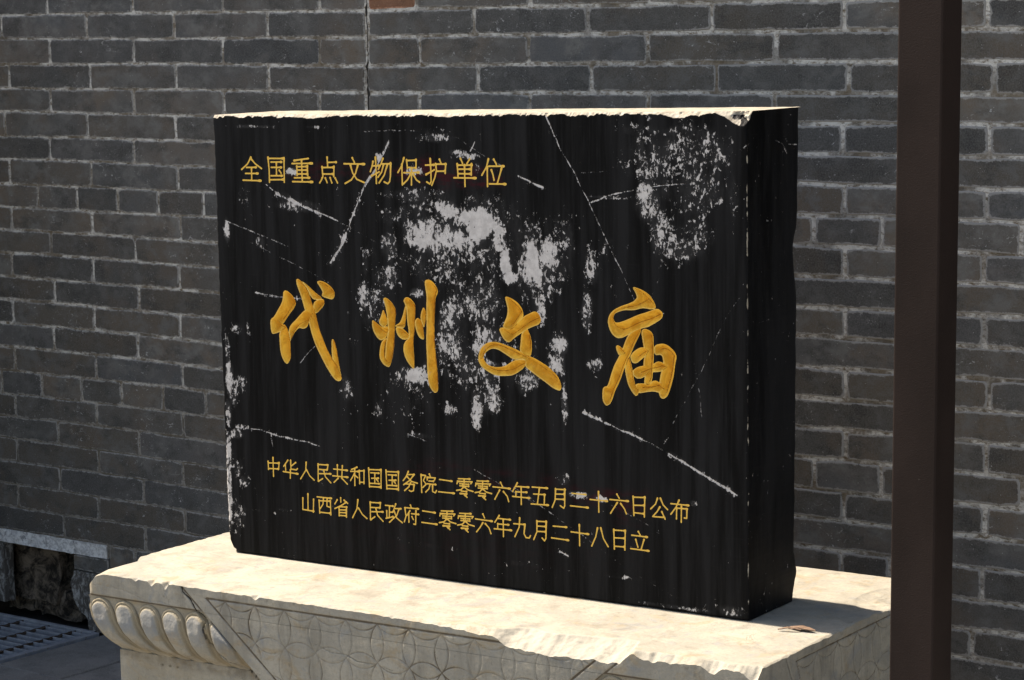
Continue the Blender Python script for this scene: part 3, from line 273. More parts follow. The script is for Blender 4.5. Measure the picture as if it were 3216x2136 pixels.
def mat_stele():
    k = NT('painted_stele_stone'); O = k.coord('Object')
    streak = k.noise(k.coord('Object', (26, 8, 1.5)), 1.0, 5, 0.6, 0.3)
    streak2 = k.noise(k.coord('Object', (150, 40, 6.0)), 1.0, 5, 0.7)
    blk = k.mix(k.ramp(streak, 0.36, 0.68), (0.0022, 0.0022, 0.0024), (0.0125, 0.0125, 0.0133))
    blk = k.mix(k.ramp(streak2, 0.48, 0.72, 0, 0.55), blk, (0.015, 0.015, 0.0155))
    blk = k.mix(k.ramp(k.noise(k.coord('Object', (14, 8, 300)), 1.0, 4, 0.7), 0.60, 0.72, 0, 0.35), blk, (0.022, 0.021, 0.022))
    dust = k.math('MULTIPLY', k.ramp(k.math('ADD', k.attr('wear'), k.math('MULTIPLY', k.math('SUBTRACT', k.noise(k.coord('Object', (1, 1, .35)), 40, 7, 0.75), 0.5), 1.1)), 0.18, 0.85), 0.6)
    blk = k.mix(dust, blk, (0.062, 0.060, 0.060))
    blk = k.mix(k.ramp(k.noise(k.coord('Object', (300, 60, 10), (1, 2, 3)), 1.0, 5, 0.75), 0.62, 0.74, 0, 0.5), blk, (0.05, 0.049, 0.05))
    red = k.math('MULTIPLY', k.attr('red'), k.ramp(k.noise(k.coord('Object', (20, 1, 60)), 1.0, 4, 0.65), 0.35, 0.62))
    blk = k.mix(k.ramp(red, 0.0, 0.9, 0, 0.8), blk, (0.040, 0.004, 0.008))
    nA = k.noise(k.coord('Object', (1.2, 1, 0.85)), 62, 10, 0.74, 0.55)
    nB = k.noise(O, 19, 5, 0.6, 0.4)
    nC = k.noise(k.coord('Object', (1.0, 1, 0.55), (5, 0, 2)), 170, 6, 0.7, 0.4)
    wv = k.math('ADD', k.attr('wear'), k.math('ADD', k.math('MULTIPLY', k.math('SUBTRACT', nA, 0.5), 2.5), k.math('MULTIPLY', k.math('SUBTRACT', nB, 0.5), 0.9)))
    wv = k.math('ADD', wv, k.math('MULTIPLY', k.math('SUBTRACT', nC, 0.5), 1.5))
    wm = k.ramp(wv, 0.565, 0.635)
    lv = k.math('ADD', k.attr('line'), k.math('ADD', k.math('MULTIPLY', k.math('SUBTRACT', nA, 0.5), 3.2), k.math('MULTIPLY', k.math('SUBTRACT', nC, 0.5), 2.6)))
    lm = k.math('MULTIPLY', k.ramp(lv, 0.42, 0.70), k.ramp(k.attr('line'), 0.10, 0.70, 0.0, 1.0))
    # stray flecks
    fl = k.math('MULTIPLY', k.ramp(nA, 0.735, 0.755), k.ramp(k.noise(O, 6, 3), 0.44, 0.6))
    wm = k.math('MAXIMUM', k.math('MAXIMUM', wm, lm), fl)
    wc = k.mix(k.ramp(k.noise(O, 60, 6, 0.7), 0.35, 0.65), (0.42, 0.395, 0.38), (0.56, 0.53, 0.51))
    col = k.mix(wm, blk, wc)
    cm = k.ramp(k.math('ADD', k.attr('chip'), k.math('MULTIPLY', k.math('SUBTRACT', nA, 0.5), 1.1)), 0.35, 0.55)
    cc = k.mix(k.ramp(k.noise(O, 50, 6, 0.7), 0.38, 0.6), (0.25, 0.215, 0.165), (0.37, 0.335, 0.275))
    col = k.mix(cm, col, cc)
    gs = k.attr('gsd')          # signed distance to the lettering, mm, positive inside
    gm = k.ramp(k.math('ADD', gs, k.math('MULTIPLY', k.math('SUBTRACT', k.noise(O, 420, 4, 0.7), 0.5), 0.9)), -0.22, 0.22)
    gc = k.mix(k.ramp(k.noise(k.coord('Object', (1, 1, .6)), 42, 5, 0.6, 0.8), 0.38, 0.64), (0.66, 0.335, 0.034), (0.86, 0.51, 0.066))
    gc = k.mix(k.ramp(k.noise(O, 130, 5, 0.7), 0.58, 0.72, 0, 0.5), gc, (0.52, 0.36, 0.15))
    gc = k.mix(k.ramp(k.math('ADD', k.attr('wear'), k.math('MULTIPLY', k.math('SUBTRACT', nA, 0.5), 2.0)), 0.85, 0.95, 0, 0.9), gc, (0.42, 0.33, 0.29))
    vy = k.attr('valley'); gc = k.mix(k.ramp(k.math('MULTIPLY', vy, k.ramp(k.noise(O, 35, 3), .3, .55, .45, 1)), .15, .7, 0, .9), gc, (0.34, 0.115, 0.012))  # groove shading painted in: darker orange along the stroke valleys
    gc = k.mix(k.attr('small'), gc, (0.80, 0.50, 0.10))
    gc = k.mix(k.math('MULTIPLY', k.math('MULTIPLY', k.ramp(gs, 0.1, 0.5), k.ramp(gs, 2.0, 0.9)), k.math('SUBTRACT', 0.75, k.attr('small'), clamp=True)), gc, (0.86, 0.60, 0.17))  # edge highlight painted as a pale yellow rim inside the big strokes
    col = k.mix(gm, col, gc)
    rough = k.mix(k.math('MAXIMUM', wm, gm), (0.55, 0.55, 0.55), (0.8, 0.8, 0.8))
    h = k.math('ADD', k.math('MULTIPLY', wm, -0.5), k.math('ADD', k.math('MULTIPLY', k.noise(O, 300, 4, 0.7), 0.25), k.math('MULTIPLY', streak2, 0.8)))
    return k.done(col, rough, h, 0.0009, 0.7, 0.06)
def mat_ground():
    k = NT('plaza_paving'); W = k.coord('World')
    base = k.mix(k.ramp(k.noise(W, 3, 5), 0.35, 0.65), (0.20, 0.185, 0.16), (0.25, 0.23, 0.20))
    br = k.n('ShaderNodeTexBrick'); k.put(br.inputs['Vector'], W); br.inputs['Scale'].default_value = 1.6; br.inputs['Mortar Size'].default_value = 0.012
    base = k.mix(k.math('MULTIPLY', br.outputs['Fac'], 0.6), base, (0.12, 0.11, 0.10))
    return k.done(base, 0.9, k.noise(W, 60, 5), 0.003, 0.6, 0.2)
def mat_slab():
    k = NT('concrete_slab'); W = k.coord('World')
    base = k.mix(k.ramp(k.noise(W, 14, 6, 0.7), 0.35, 0.65), (0.125, 0.122, 0.115), (0.19, 0.183, 0.172))
    base = k.mix(k.ramp(k.noise(W, 240, 4, 0.8), 0.5, 0.68, 0, 0.7), base, (0.31, 0.30, 0.285))
    base = k.mix(k.ramp(k.noise(W, 7, 6, 0.7), 0.57, 0.7, 0, 0.6), base, (0.11, 0.10, 0.085))
    return k.done(base, 0.9, k.noise(W, 200, 5, 0.7), 0.002, 0.7, 0.25)
def mat_steel():
    k = NT('galvanised_steel'); W = k.coord('World')
    base = k.mix(k.ramp(k.noise(W, 30, 6, 0.7), 0.35, 0.65), (0.20, 0.22, 0.25), (0.31, 0.33, 0.365))
    base = k.mix(k.ramp(k.noise(W, 60, 6, 0.75), 0.56, 0.68, 0, 0.8), base, (0.13, 0.10, 0.075))
    return k.done(base, 0.5, k.noise(W, 150, 4), 0.001, 0.5, 0.5, 0.15)
def mat_rust():
    return mat_plain('rusty_steel', (0.055, 0.040, 0.030), 0.9)
def mat_plain(name, col, rough=0.8, spec=0.3, nscale=120, bd=0.001, var=0.25):
    k = NT(name); W = k.coord('World')
    base = k.mix(k.ramp(k.noise(W, nscale, 5, 0.7), 0.35, 0.65), tuple(c * (1 - var) for c in col), tuple(c * (1 + var) for c in col))
    return k.done(base, rough, k.noise(W, nscale * 3, 4), bd, 0.6, spec)
def mat_post():
    k = NT('brown_coated_steel'); W = k.coord('World')
    base = k.mix(k.ramp(k.noise(k.coord('World', (1, 1, .6)), 5, 4), 0.35, 0.65), (0.0150, 0.0095, 0.0078), (0.022, 0.0142, 0.0118))
    base = k.mix(k.ramp(k.noise(W, 420, 3, 0.8), 0.58, 0.78, 0, 0.45), base, (0.045, 0.032, 0.027))
    base = k.mix(k.ramp(k.noise(W, 90, 5, 0.8), 0.69, 0.72, 0, 0.7), base, (0.09, 0.08, 0.07))
    return k.done(base, 0.55, k.noise(W, 520, 3, 0.6), 0.0007, 0.9, 0.10)
M_BRICK = mat_brick(); M_MORT = mat_mortar(); M_LIME = mat_limewash(); M_RL = mat_rough_lime(); M_RUB = mat_rubble()
M_PED = mat_pedestal(); M_STELE = mat_stele(); M_GROUND = mat_ground(); M_SLAB = mat_slab(); M_STEEL = mat_steel()
M_POST = mat_post(); M_RUST = mat_rust(); M_PIT = mat_plain('pit_mud', (0.022, 0.019, 0.016), 0.95)
M_WOOD = mat_plain('dry_wood', (0.16, 0.10, 0.065)); M_CAP = mat_plain('wall_coping_stone', (0.2, 0.2, 0.19), nscale=12)

GZ = -0.0908; YW = 5.0; PZ = 0.51
# ------------------------------------------------------------ ground
gx0, gx1, gy0, gy1 = -8.2, -5.42, 4.25, 5.0       # drain pit
v = []; f = []
def quad(x0, x1, y0, y1, z):
    n = len(v); v.extend([(x0, y0, z), (x1, y0, z), (x1, y1, z), (x0, y1, z)]); f.append((n, n + 1, n + 2, n + 3))
zg = GZ - 0.035
for xs in ((-80, gx0), (gx0, gx1), (gx1, 80)):
    for ys in ((-80, gy0), (gy0, gy1), (gy1, 80)):
        if xs == (gx0, gx1) and ys == (gy0, gy1): continue
        quad(xs[0], xs[1], ys[0], ys[1], zg)
tag(mesh_obj('ground', v, f, M_GROUND), kind='structure')
v, f = box_vf(gx0, gx1, gy0, gy1 , GZ - 0.45, zg - 0.001); f = [q for i, q in enumerate(f) if i != 5]
pit = mesh_obj('drain_channel', v, f, M_PIT); tag(pit, kind='structure')
# paving slabs round the pedestal
pav = empty('pavement', (-3.5, 4.0, zg)); tag(pav, kind='structure')
rn = random.Random(3)
ys = [2.55, 3.05, 3.56, 4.06, 4.57, 4.995]
for iy in range(5):
    xs = [-5.405, -5.13, -4.62, -4.11, -3.6, -3.09, -2.58, -2.07, -1.56] if iy % 2 == 0 else [-5.405, -4.86, -4.35, -3.84, -3.33, -2.82, -2.31, -1.80, -1.56]
    if iy < 3: xs = [-6.6 + 0.51 * i + (0.25 if iy % 2 else 0) for i in range(11)]
    for ix in range(len(xs) - 1):
        dz = rn.uniform(-0.0015, 0.0015)
        vf = box_vf(xs[ix] + .004, xs[ix + 1] - .004, ys[iy] + .004, ys[iy + 1] - .004, zg + 0.001, GZ + dz, 0.003, 0.001, rn)
        o = mesh_obj('paving_slab', *vf, M_SLAB); fixn(o)
        o.parent = pav; o.matrix_parent_inverse = Matrix.Translation((3.5, -4.0, -zg))
# ------------------------------------------------------------ drain grating
gr = empty('drain_grating', (-6.2, 4.62, GZ), 0, 'blue-grey galvanised steel drain grating lying at the foot of the grey brick wall', 'grating')
MI = Matrix.Translation((6.2, -4.62, -GZ))
def gpart(name, vf):
    o = mesh_obj(name, *vf, M_STEEL); fixn(o); o.parent = gr; o.matrix_parent_inverse = MI; return o
y = 4.275
while y < 4.98:
    gpart('bearing_bar', box_vf(-8.15, -5.447, y - .003, y + .003, GZ - 0.036, GZ - 0.002, 0.0008)); y += 0.0385
x = -8.1
for i in range(23):
    xx = -5.515 - 0.118 * i
    # twisted square rod: rotated rings
    vs = []; fs = []; n = 60
    for j in range(n + 1):
        a0 = j * 0.55; yy = 4.262 + (4.99 - 4.262) * j / n
        for q in range(4):
            an = a0 + q * math.pi / 2; vs.append((xx + 0.0045 * math.cos(an), yy, GZ - 0.0055 + 0.0055 * math.sin(an)))
        if j:
            for q in range(4): b0 = (j - 1) * 4; fs.append((b0 + q, b0 + (q + 1) % 4, b0 + 4 + (q + 1) % 4, b0 + 4 + q))
    o_ = gpart('cross_rod', (vs, fs)); o_.data.materials[0] = M_RUST
gpart('edge_frame', box_vf(-5.446, -5.424, 4.255, 4.995, GZ - 0.036, GZ + 0.001, 0.001))
gpart('edge_frame', box_vf(-8.15, -5.447, 4.245, 4.262, GZ - 0.036, GZ + 0.001, 0.001))
gpart('edge_frame', box_vf(-8.15, -5.447, 4.982, 4.997, GZ - 0.034, GZ + 0.003, 0.001))

# ------------------------------------------------------------ brick wall
wall = empty('brick_wall', (-4.0, YW, GZ), 0, 'old grey brick wall with pale lime joints standing behind the black stele', 'wall')
WI = Matrix.Translation((4.0, -YW, -GZ))
def wpart(o, kind=None):
    o.parent = wall; o.matrix_parent_inverse = WI
    if kind: o['kind'] = kind
    return o
BD = [(np.array(c[0::2]) / 1e4, np.array(c[1::2]) / 1e4) for c in COURSE]
def zrow(k, x):     # height of the joint under row k
    return np.interp(x, BD[k][0], BD[k][1])
BD.insert(0, (BD[0][0], BD[0][1] + 0.0725))     # joint above row 0
BD.append((BD[-1][0], BD[-1][1] * 0 + 0.1865))  # under row 22
Lb = 0.3615
OPX0, OPX1, OPZ = -5.843, -5.53, 0.142
rb = random.Random(11)
DARK = {}
def brick_mesh(x0, x1, ztl, ztr, zbl, zbr, detail=True):
    """front outline with worn uneven arrises, bevel ring and back ring"""
    w_ = x1 - x0; n = 7 if w_ > 0.25 else 4
    cx = (x0 + x1) / 2; cz = (ztl + ztr + zbl + zbr) / 4
    out = []; cr = rb.uniform(0.002, 0.006)
    def P(fu, fv): # fu 0..1 left-right, fv 0..1 bottom-top
        xx = x0 + w_ * fu; zt = ztl + (ztr - ztl) * fu; zb = zbl + (zbr - zbl) * fu
        return xx, zb + (zt - zb) * fv
    j = lambda s: rb.gauss(0, s)
    for i in range(n + 1):
        fu = i / n; xx, zz = P(fu, 0)
        if i == 0: xx += cr * .8; zz += cr * .25
        if i == n: xx -= cr * .8; zz += cr * .25
        out.append((xx, zz + j(0.0011)))
    for fv in (.12, .5, .88): xx, zz = P(1, fv); out.append((xx + j(0.0009), zz))
    for i in range(n, -1, -1):
        fu = i / n; xx, zz = P(fu, 1)
        if i == 0: xx += cr * .8; zz -= cr * .25
        if i == n: xx -= cr * .8; zz -= cr * .25
        out.append((xx, zz + j(0.0011)))
    for fv in (.88, .5, .12): xx, zz = P(0, fv); out.append((xx + j(0.0009), zz))
    N = len(out); vs = []; fs = []
    proud = rb.uniform(0.0, 0.0012); tl = max(-.0035, min(.0035, rb.gauss(0, 0.0018))); tz = max(-.009, min(.009, rb.gauss(0, 0.005)))
    def off(xx, zz): return -proud + tl * (xx - cx) + tz * (zz - cz)
    for (xx, zz) in out: vs.append((xx - cx, 0.03, zz - cz))
    for (xx, zz) in out: vs.append((xx - cx, off(xx, zz) + 0.0022, zz - cz))
    for rr, dd in ((0.0025, 0.0), (0.011, -0.0002)):
        for (xx, zz) in out:
            ix = xx + (rr if xx < cx else -rr) * (1 if abs(xx - cx) > w_ * .5 - .02 else 0)
            iz = zz + (rr if zz < cz else -rr) * (1 if abs(zz - cz) > 0.02 else 0.0)
            vs.append((ix - cx, off(ix, iz) + dd, iz - cz))
    for rg in range(3):
        for i in range(N):
            a0 = rg * N; fs.append((a0 + i, a0 + (i + 1) % N, a0 + N + (i + 1) % N, a0 + N + i))
    fs.append(tuple(3 * N + i for i in range(N)))
    me = bpy.data.meshes.new('brick'); me.from_pydata(vs, [], fs); me.materials.append(M_BRICK)
    at = me.attributes.new('edge', 'FLOAT', 'POINT'); e = [1.0] * (3 * N) + [0.25] * N; at.data.foreach_set('value', e)
    me.polygons.foreach_set('use_smooth', [False] * len(me.polygons))
    return me, (cx, YW - 0.003, cz)
rows = []
XL, XR = -6.32, -2.02
for kx in range(23):
    js = sorted([q / 1e4 for q in JOINT[kx]])
    hdr = kx in (8, 16); st_ = Lb / 2 if hdr else Lb
    if kx in (10, 6, 12, 14, 18, 20, 22, 21) : pass
    # extend and fill the joints hidden by the stele and the post
    while js[0] > XL: js.insert(0, js[0] - st_)
    off = {1: 0.0}
    if kx in (6, 10, 12, 14, 18, 20, 22): # rows whose right-hand joints are hidden: keep the bond going
        while js[-1] < -2.9: js.append(js[-1] + 0.3585)
        js[-1] = -2.67 - 0.0; js[-2] = -3.03
        js.append(-2.31)
    if kx == 21: js[-1] = -2.522
    js = sorted(js)
    full = [js[0]]
    for q in js[1:]:
        g = q - full[-1]; lim = (0.29 if hdr and q < -2.6 else 0.56)
        if g > lim:
            nn = max(1, round(g / (0.18 if hdr and q < -2.6 else 0.36))); a0 = full[-1]
            for t in range(1, nn): full.append(a0 + g * t / nn)
        full.append(q)
    while full[-1] < XR: full.append(full[-1] + 0.362)
    rows.append(full)
for kx, js in enumerate(rows):
    for a0, b0 in zip(js[:-1], js[1:]):
        if kx == 22 and False: continue
        ga = rb.uniform(0.0028, 0.0052); gb = rb.uniform(0.0028, 0.0052)
        if a0 < -5.0 or b0 < -4.35: ga *= .72; gb *= .72
        x0, x1 = a0 + ga, b0 - gb
        if kx < 5 and abs(b0 + 4.305) < 0.02: x1 -= 0.003
        if kx < 5 and abs(a0 + 4.305) < 0.02: x0 += 0.003
        gz = (0.0012 if kx > 15 else 0.0022) if b0 < -4.35 else 0.0034
        gz += rb.uniform(-.0004, .0004)
        zt = [float(zrow_) - gz for zrow_ in np.interp([x0, x1], *BD[kx])]
        zb = [float(zrow_) + gz for zrow_ in np.interp([x0, x1], *BD[kx + 1])]
        me, loc = brick_mesh(x0, x1, zt[0], zt[1], zb[0], zb[1])
        o = bpy.data.objects.new('brick', me); o.location = loc; COL.objects.link(o); wpart(o)
        if kx == 0 and -4.31 < (x0 + x1) / 2 < -4.1:
            m2 = M_BRICK.copy() if 'red' not in DARK else DARK['red']; DARK['red'] = m2
            me.materials.clear(); me.materials.append(m2); o['label'] = 'reddish brown brick beside the crack at the top'
# red-brown variant of the brick clay
if 'red' in DARK:
    t_ = DARK['red'].node_tree; bs = t_.nodes['Principled BSDF']; src = bs.inputs['Base Color'].links[0].from_socket
    mx = t_.nodes.new('ShaderNodeMix'); mx.data_type = 'RGBA'; mx.blend_type = 'MULTIPLY'; mx.inputs[0].default_value = 1
    t_.links.new(src, mx.inputs[6]); mx.inputs[7].default_value = (1.9, 1.05, 0.72, 1); t_.links.new(mx.outputs[2], bs.inputs['Base Color'])
# single bricks by the lintel, and the brick over the pier
for (x0, x1, z0, z1) in ((-5.368, -5.262, 0.114, 0.1835), (-5.256, -4.90, 0.114, 0.1835), (-5.527, -5.376, 0.093, 0.1395)):
    me, loc = brick_mesh(x0, x1, z1, z1, z0, z0); o = bpy.data.objects.new('brick', me); o.location = loc; COL.objects.link(o); wpart(o)
# the rest of the brickwork: outside the frame or low behind the pedestal
bag = Bag(); r5 = random.Random(5)
def rowfill(z0, z1, x0, x1, ph):
    x = x0 - ph
    while x < x1:
        a0 = max(x, x0); b0 = min(x + Lb, x1)
        if b0 - a0 > 0.03: bag.add(box_vf(a0 + .004, b0 - .004, YW - .003 + r5.uniform(-.001, .001), YW + .03, z0 + .0035, z1 - .0035, 0.002, 0.0004, r5))
        x += Lb
for i in range(16): rowfill(1.835 + i * .0727, 1.835 + (i + 1) * .0727, -9.0, 3.0, (i % 2) * Lb / 2)
for kx in range(23):
    zt = float(BD[kx][1][0]); zb = float(BD[kx + 1][1][0]); rowfill(zb, zt, -9.0, rows[kx][0], (kx % 2) * Lb / 2)
    zt = float(BD[kx][1][-1]); zb = float(BD[kx + 1][1][-1]); rowfill(zb, zt, rows[kx][-1], 3.0, (kx % 2) * Lb / 2)
for i, (zb, zt) in enumerate(((.1145, .1845), (.0425, .1125), (-.0295, .0405), (-.0900, -.0315))):
    rowfill(zb, zt, -4.896 if i == 0 else -5.37, 3.0, (i % 2) * Lb / 2); rowfill(zb, zt, -9.0, -6.55, (i % 2) * Lb / 2)
o = bag.build('brickwork', M_BRICK); wpart(o, 'stuff')
# mortar bed behind the bricks
v = []; f = []
def vq(x0, x1, z0, z1, y):
    n = len(v); v.extend([(x0, y, z0), (x1, y, z0), (x1, y, z1), (x0, y, z1)]); f.append((n, n + 1, n + 2, n + 3))
ym = YW - 0.0019
vq(-9, 3, 0.150, 3.02, ym); vq(-5.36, 3, GZ - .03, 0.1497, ym); vq(-9, -6.5, GZ - .03, 0.1497, ym)
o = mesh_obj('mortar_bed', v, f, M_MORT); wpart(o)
# body of the wall with the culvert opening left out
bag = Bag()
bag.add(box_vf(-9, 3, YW + .034, YW + .52, 0.1500, 3.0)); bag.add(box_vf(-5.40, 3, YW + .034, YW + .52, GZ - .03, 0.1496)); bag.add(box_vf(-9, -5.95, YW + .034, YW + .52, GZ - .03, 0.1496))
bag.add(box_vf(-5.95, -5.40, YW + .45, YW + .5, GZ - .03, 0.1494)); bag.add(box_vf(-5.96, -5.39, YW + .0, YW + .46, GZ - .06, GZ - .031))
wpart(bag.build('wall_core', M_PIT))
wpart(mesh_obj('shade_eave', *box_vf(-9.05, 3.05, YW - .25, YW + .56, 3.0, 3.08, .01), M_CAP))  # unseen overhang, added to keep the grazing sun off the wall
# crack down the old seam in the upper left: dark open joint pieces
def ribbon(pts, wd, y, mat, name):
    vs = []; fs = []
    for i, (x, z, ww) in enumerate(pts):
        vs += [(x - ww * wd, y, z), (x + ww * wd, y, z)]
        if i: fs.append((2 * i - 2, 2 * i - 1, 2 * i + 1, 2 * i))
    return mesh_obj(name, vs, fs, mat)
rc = random.Random(2); zz = 1.80; pts = []
while zz > 1.38:
    inten = 0.9 if (1.74 < zz < 1.775 or 1.48 < zz < 1.62) else 0.3
    pts.append((-4.3035 + rc.gauss(0, .0014), zz, inten * rc.uniform(.6, 1.3))); zz -= 0.012
o = ribbon(pts, 0.0042, ym - 0.0006, M_PIT, 'open_joint'); wpart(o)

def rough_block(name, x0, x1, y0, y1, z0, z1, mat, amp=0.006, sc=25, nx=26, ny=8, nz=14, seed=0, edge=None):
    """box with uneven faces; edge(x,z)->(x,z) may reshape the outline"""
    from mathutils import noise as mn
    vs = {}; vl = []; fs = []
    def vid(i, j, k):
        key = (i, j, k)
        if key not in vs:
            x = x0 + (x1 - x0) * i / nx; y = y0 + (y1 - y0) * j / ny; z = z0 + (z1 - z0) * k / nz
            if edge: x, z = edge(x, z)
            p = Vector((x * sc + seed, y * sc, z * sc)); d = mn.noise_vector(p) * amp + mn.noise_vector(p * 2.7) * amp * .5
            vs[key] = len(vl); vl.append((x + d.x, y + d.y, z + d.z))
        return vs[key]
    for i in range(nx):
        for k in range(nz):
            fs.append((vid(i, 0, k), vid(i + 1, 0, k), vid(i + 1, 0, k + 1), vid(i, 0, k + 1))); fs.append((vid(i, ny, k), vid(i, ny, k + 1), vid(i + 1, ny, k + 1), vid(i + 1, ny, k)))
    for j in range(ny):
        for k in range(nz):
            fs.append((vid(0, j, k), vid(0, j, k + 1), vid(0, j + 1, k + 1), vid(0, j + 1, k))); fs.append((vid(nx, j, k), vid(nx, j + 1, k), vid(nx, j + 1, k + 1), vid(nx, j, k + 1)))
        for i in range(nx):
            fs.append((vid(i, j, 0), vid(i, j + 1, 0), vid(i + 1, j + 1, 0), vid(i + 1, j, 0))); fs.append((vid(i, j, nz), vid(i + 1, j, nz), vid(i + 1, j + 1, nz), vid(i, j + 1, nz)))
    o = mesh_obj(name, vl, fs, mat); fixn(o); return o
wpart(rough_block('lintel_stone', -6.50, -5.3785, YW - 0.006, YW + .30, 0.1425, 0.1835, M_LIME, 0.0022, 40, 110, 6, 8))
def pier_edge(x, z):
    t = (x + 5.38) / -0.155          # 1 at the opening side
    lx = np.interp(z, [-.085, -.05, -.02, .02, .05, .075, .09], [-5.47, -5.478, -5.52, -5.538, -5.545, -5.532, -5.528])
    return -5.372 + (float(lx) + 5.372) * max(0, min(1, t * 1.0)), z
wpart(rough_block('pier_stone', -5.535, -5.372, YW - 0.004, YW + .30, GZ, 0.0905, M_RL, 0.004, 32, 26, 10, 28, 4, pier_edge))
wpart(rough_block('jamb_stone', -6.5, -5.845, YW - 0.003, YW + .035, GZ + .04, 0.1385, M_RL, 0.003, 36, 60, 6, 20, 9))
for i, (cx, cy, cz, sx, sy, sz) in enumerate(((-5.79, 5.16, .05, .12, .10, .13), (-5.63, 5.30, .0, .12, .1, .10), (-5.86, 5.16, -.04, .1, .09, .07), (-5.70, 5.16, -.06, .11, .08, .05), (-5.56, 5.26, .09, .1, .1, .07), (-5.74, 5.34, .12, .12, .08, .06), (-5.55, 5.18, -.07, .07, .07, .035))):
    wpart(rough_block('rubble_stone', cx - sx * .8, cx + sx * .8, cy - sy * .8, cy + sy * .8, cz - sz * .8, cz + sz * .8, M_RUB, 0.020 if i else 0.012, 11, 14, 10, 12, i * 5))

# ------------------------------------------------------------ unseen return wall, added left of the picture as inferred source of the drain's shade
rw = empty('unseen_return_wall', (-6.28, 4.1, GZ), 0, 'unseen grey brick wall end with a stone coping, added left of the drain to shade it', 'wall')
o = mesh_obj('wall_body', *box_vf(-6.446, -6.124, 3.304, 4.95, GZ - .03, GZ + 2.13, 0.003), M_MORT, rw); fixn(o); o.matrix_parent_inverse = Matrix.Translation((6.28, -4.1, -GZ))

bag = Bag(); r6 = random.Random(8)
for i in range(29):
    z0, z1 = GZ + .002 + i * .0727 + .0035, GZ + .002 + (i + 1) * .0727 - .0035; y = 3.30 - (i % 2) * Lb / 2
    while y < 4.95:
        a0, b0 = max(y, 3.30) + .004, min(y + Lb, 4.95) - .004
        if b0 - a0 > .03:
            for xa, xb in ((-6.15, -6.12), (-6.45, -6.42)): bag.add(box_vf(xa, xb, a0, b0, z0, z1, .002, .0005, r6))
        y += Lb
    for xa, xb in (((-6.45, -6.289), (-6.281, -6.12)) if i % 2 else ((-6.45, -6.12),)): bag.add(box_vf(xa + .031, xb - .031, 3.30, 3.33, z0, z1, .002, .0005, r6))
o = bag.build('brickwork', M_BRICK, rw); o['kind'] = 'stuff'; o.matrix_parent_inverse = Matrix.Translation((6.28, -4.1, -GZ))
o = mesh_obj('coping_stone', *box_vf(-6.475, -6.095, 3.27, 4.95, GZ + 2.131, GZ + 2.19, .006), M_CAP, rw); fixn(o); o.matrix_parent_inverse = Matrix.Translation((6.28, -4.1, -GZ))

# ------------------------------------------------------------ pedestal, in stele coordinates: x along the face, y inward, z up from the pedestal top
OX, OY = BR[0], BR[1]
MS = Matrix.Translation((OX, OY, PZ)) @ Matrix.Rotation(DELTA, 4, 'Z')
ped = empty('stone_pedestal', (0, 0, 0), 0, 'cream limestone pedestal carved with lotus petals and a ring-patterned cloth, under the black stele', 'pedestal')
pc = MS @ Vector((-0.66, 0.09, 0)); ped.location = (pc.x, pc.y, GZ); ped.rotation_euler = (0, 0, DELTA)
PI_ = (Matrix.Translation((pc.x, pc.y, GZ)) @ Matrix.Rotation(DELTA, 4, 'Z')).inverted() @ MS
def ppart(o):
    o.parent = ped; o.matrix_parent_inverse = PI_; return o
SL, SR, BF, BB = -1.512, 0.190, -0.320, 0.502
DD = 0.0815; ZN = -0.0225
crack1 = [(-1.232, .006), (-1.226, -.014), (-1.205, -.028), (-1.187, -.054), (-1.164, -.072), (-1.168, -.093), (-1.158, -.122), (-1.140, -.138), (-1.116, -.152), (-1.119, -.161), (-1.098, -.169), (-1.067, -.191)]
crack2 = [(-.86, -.086), (-.82, -.097), (-.78, -.097), (-.75, -.108), (-.70, -.108), (-.66, -.116)]
crack3 = [(-1.48, -.026), (-1.40, -.030), (-1.33, -.048), (-1.29, -.044), (-1.20, -.060)]
def segd(X, Z, pts):
    d = np.full(X.shape, 9.0)
    for (x0, z0), (x1, z1) in zip(pts[:-1], pts[1:]):
        dx, dz = x1 - x0, z1 - z0; t = np.clip(((X - x0) * dx + (Z - z0) * dz) / (dx * dx + dz * dz), 0, 1)
        d = np.minimum(d, np.hypot(X - x0 - t * dx, Z - z0 - t * dz))
    return d
def rings(X, Z, x0, z0, dd):
    """interlocking rings: circles of radius dd/sqrt2 on a dd grid, offset half"""
    R = dd * 0.7071; d = np.full(X.shape, 9.0)
    i0 = np.round((X - x0 - dd / 2) / dd); j0 = np.round((Z - z0 - dd / 2) / dd)
    for di in (-1, 0, 1):
        for dj in (-1, 0, 1):
            cx = x0 + dd / 2 + (i0 + di) * dd; cz = z0 + dd / 2 + (j0 + dj) * dd
            d = np.minimum(d, np.abs(np.hypot(X - cx, Z - cz) - R))
    return d
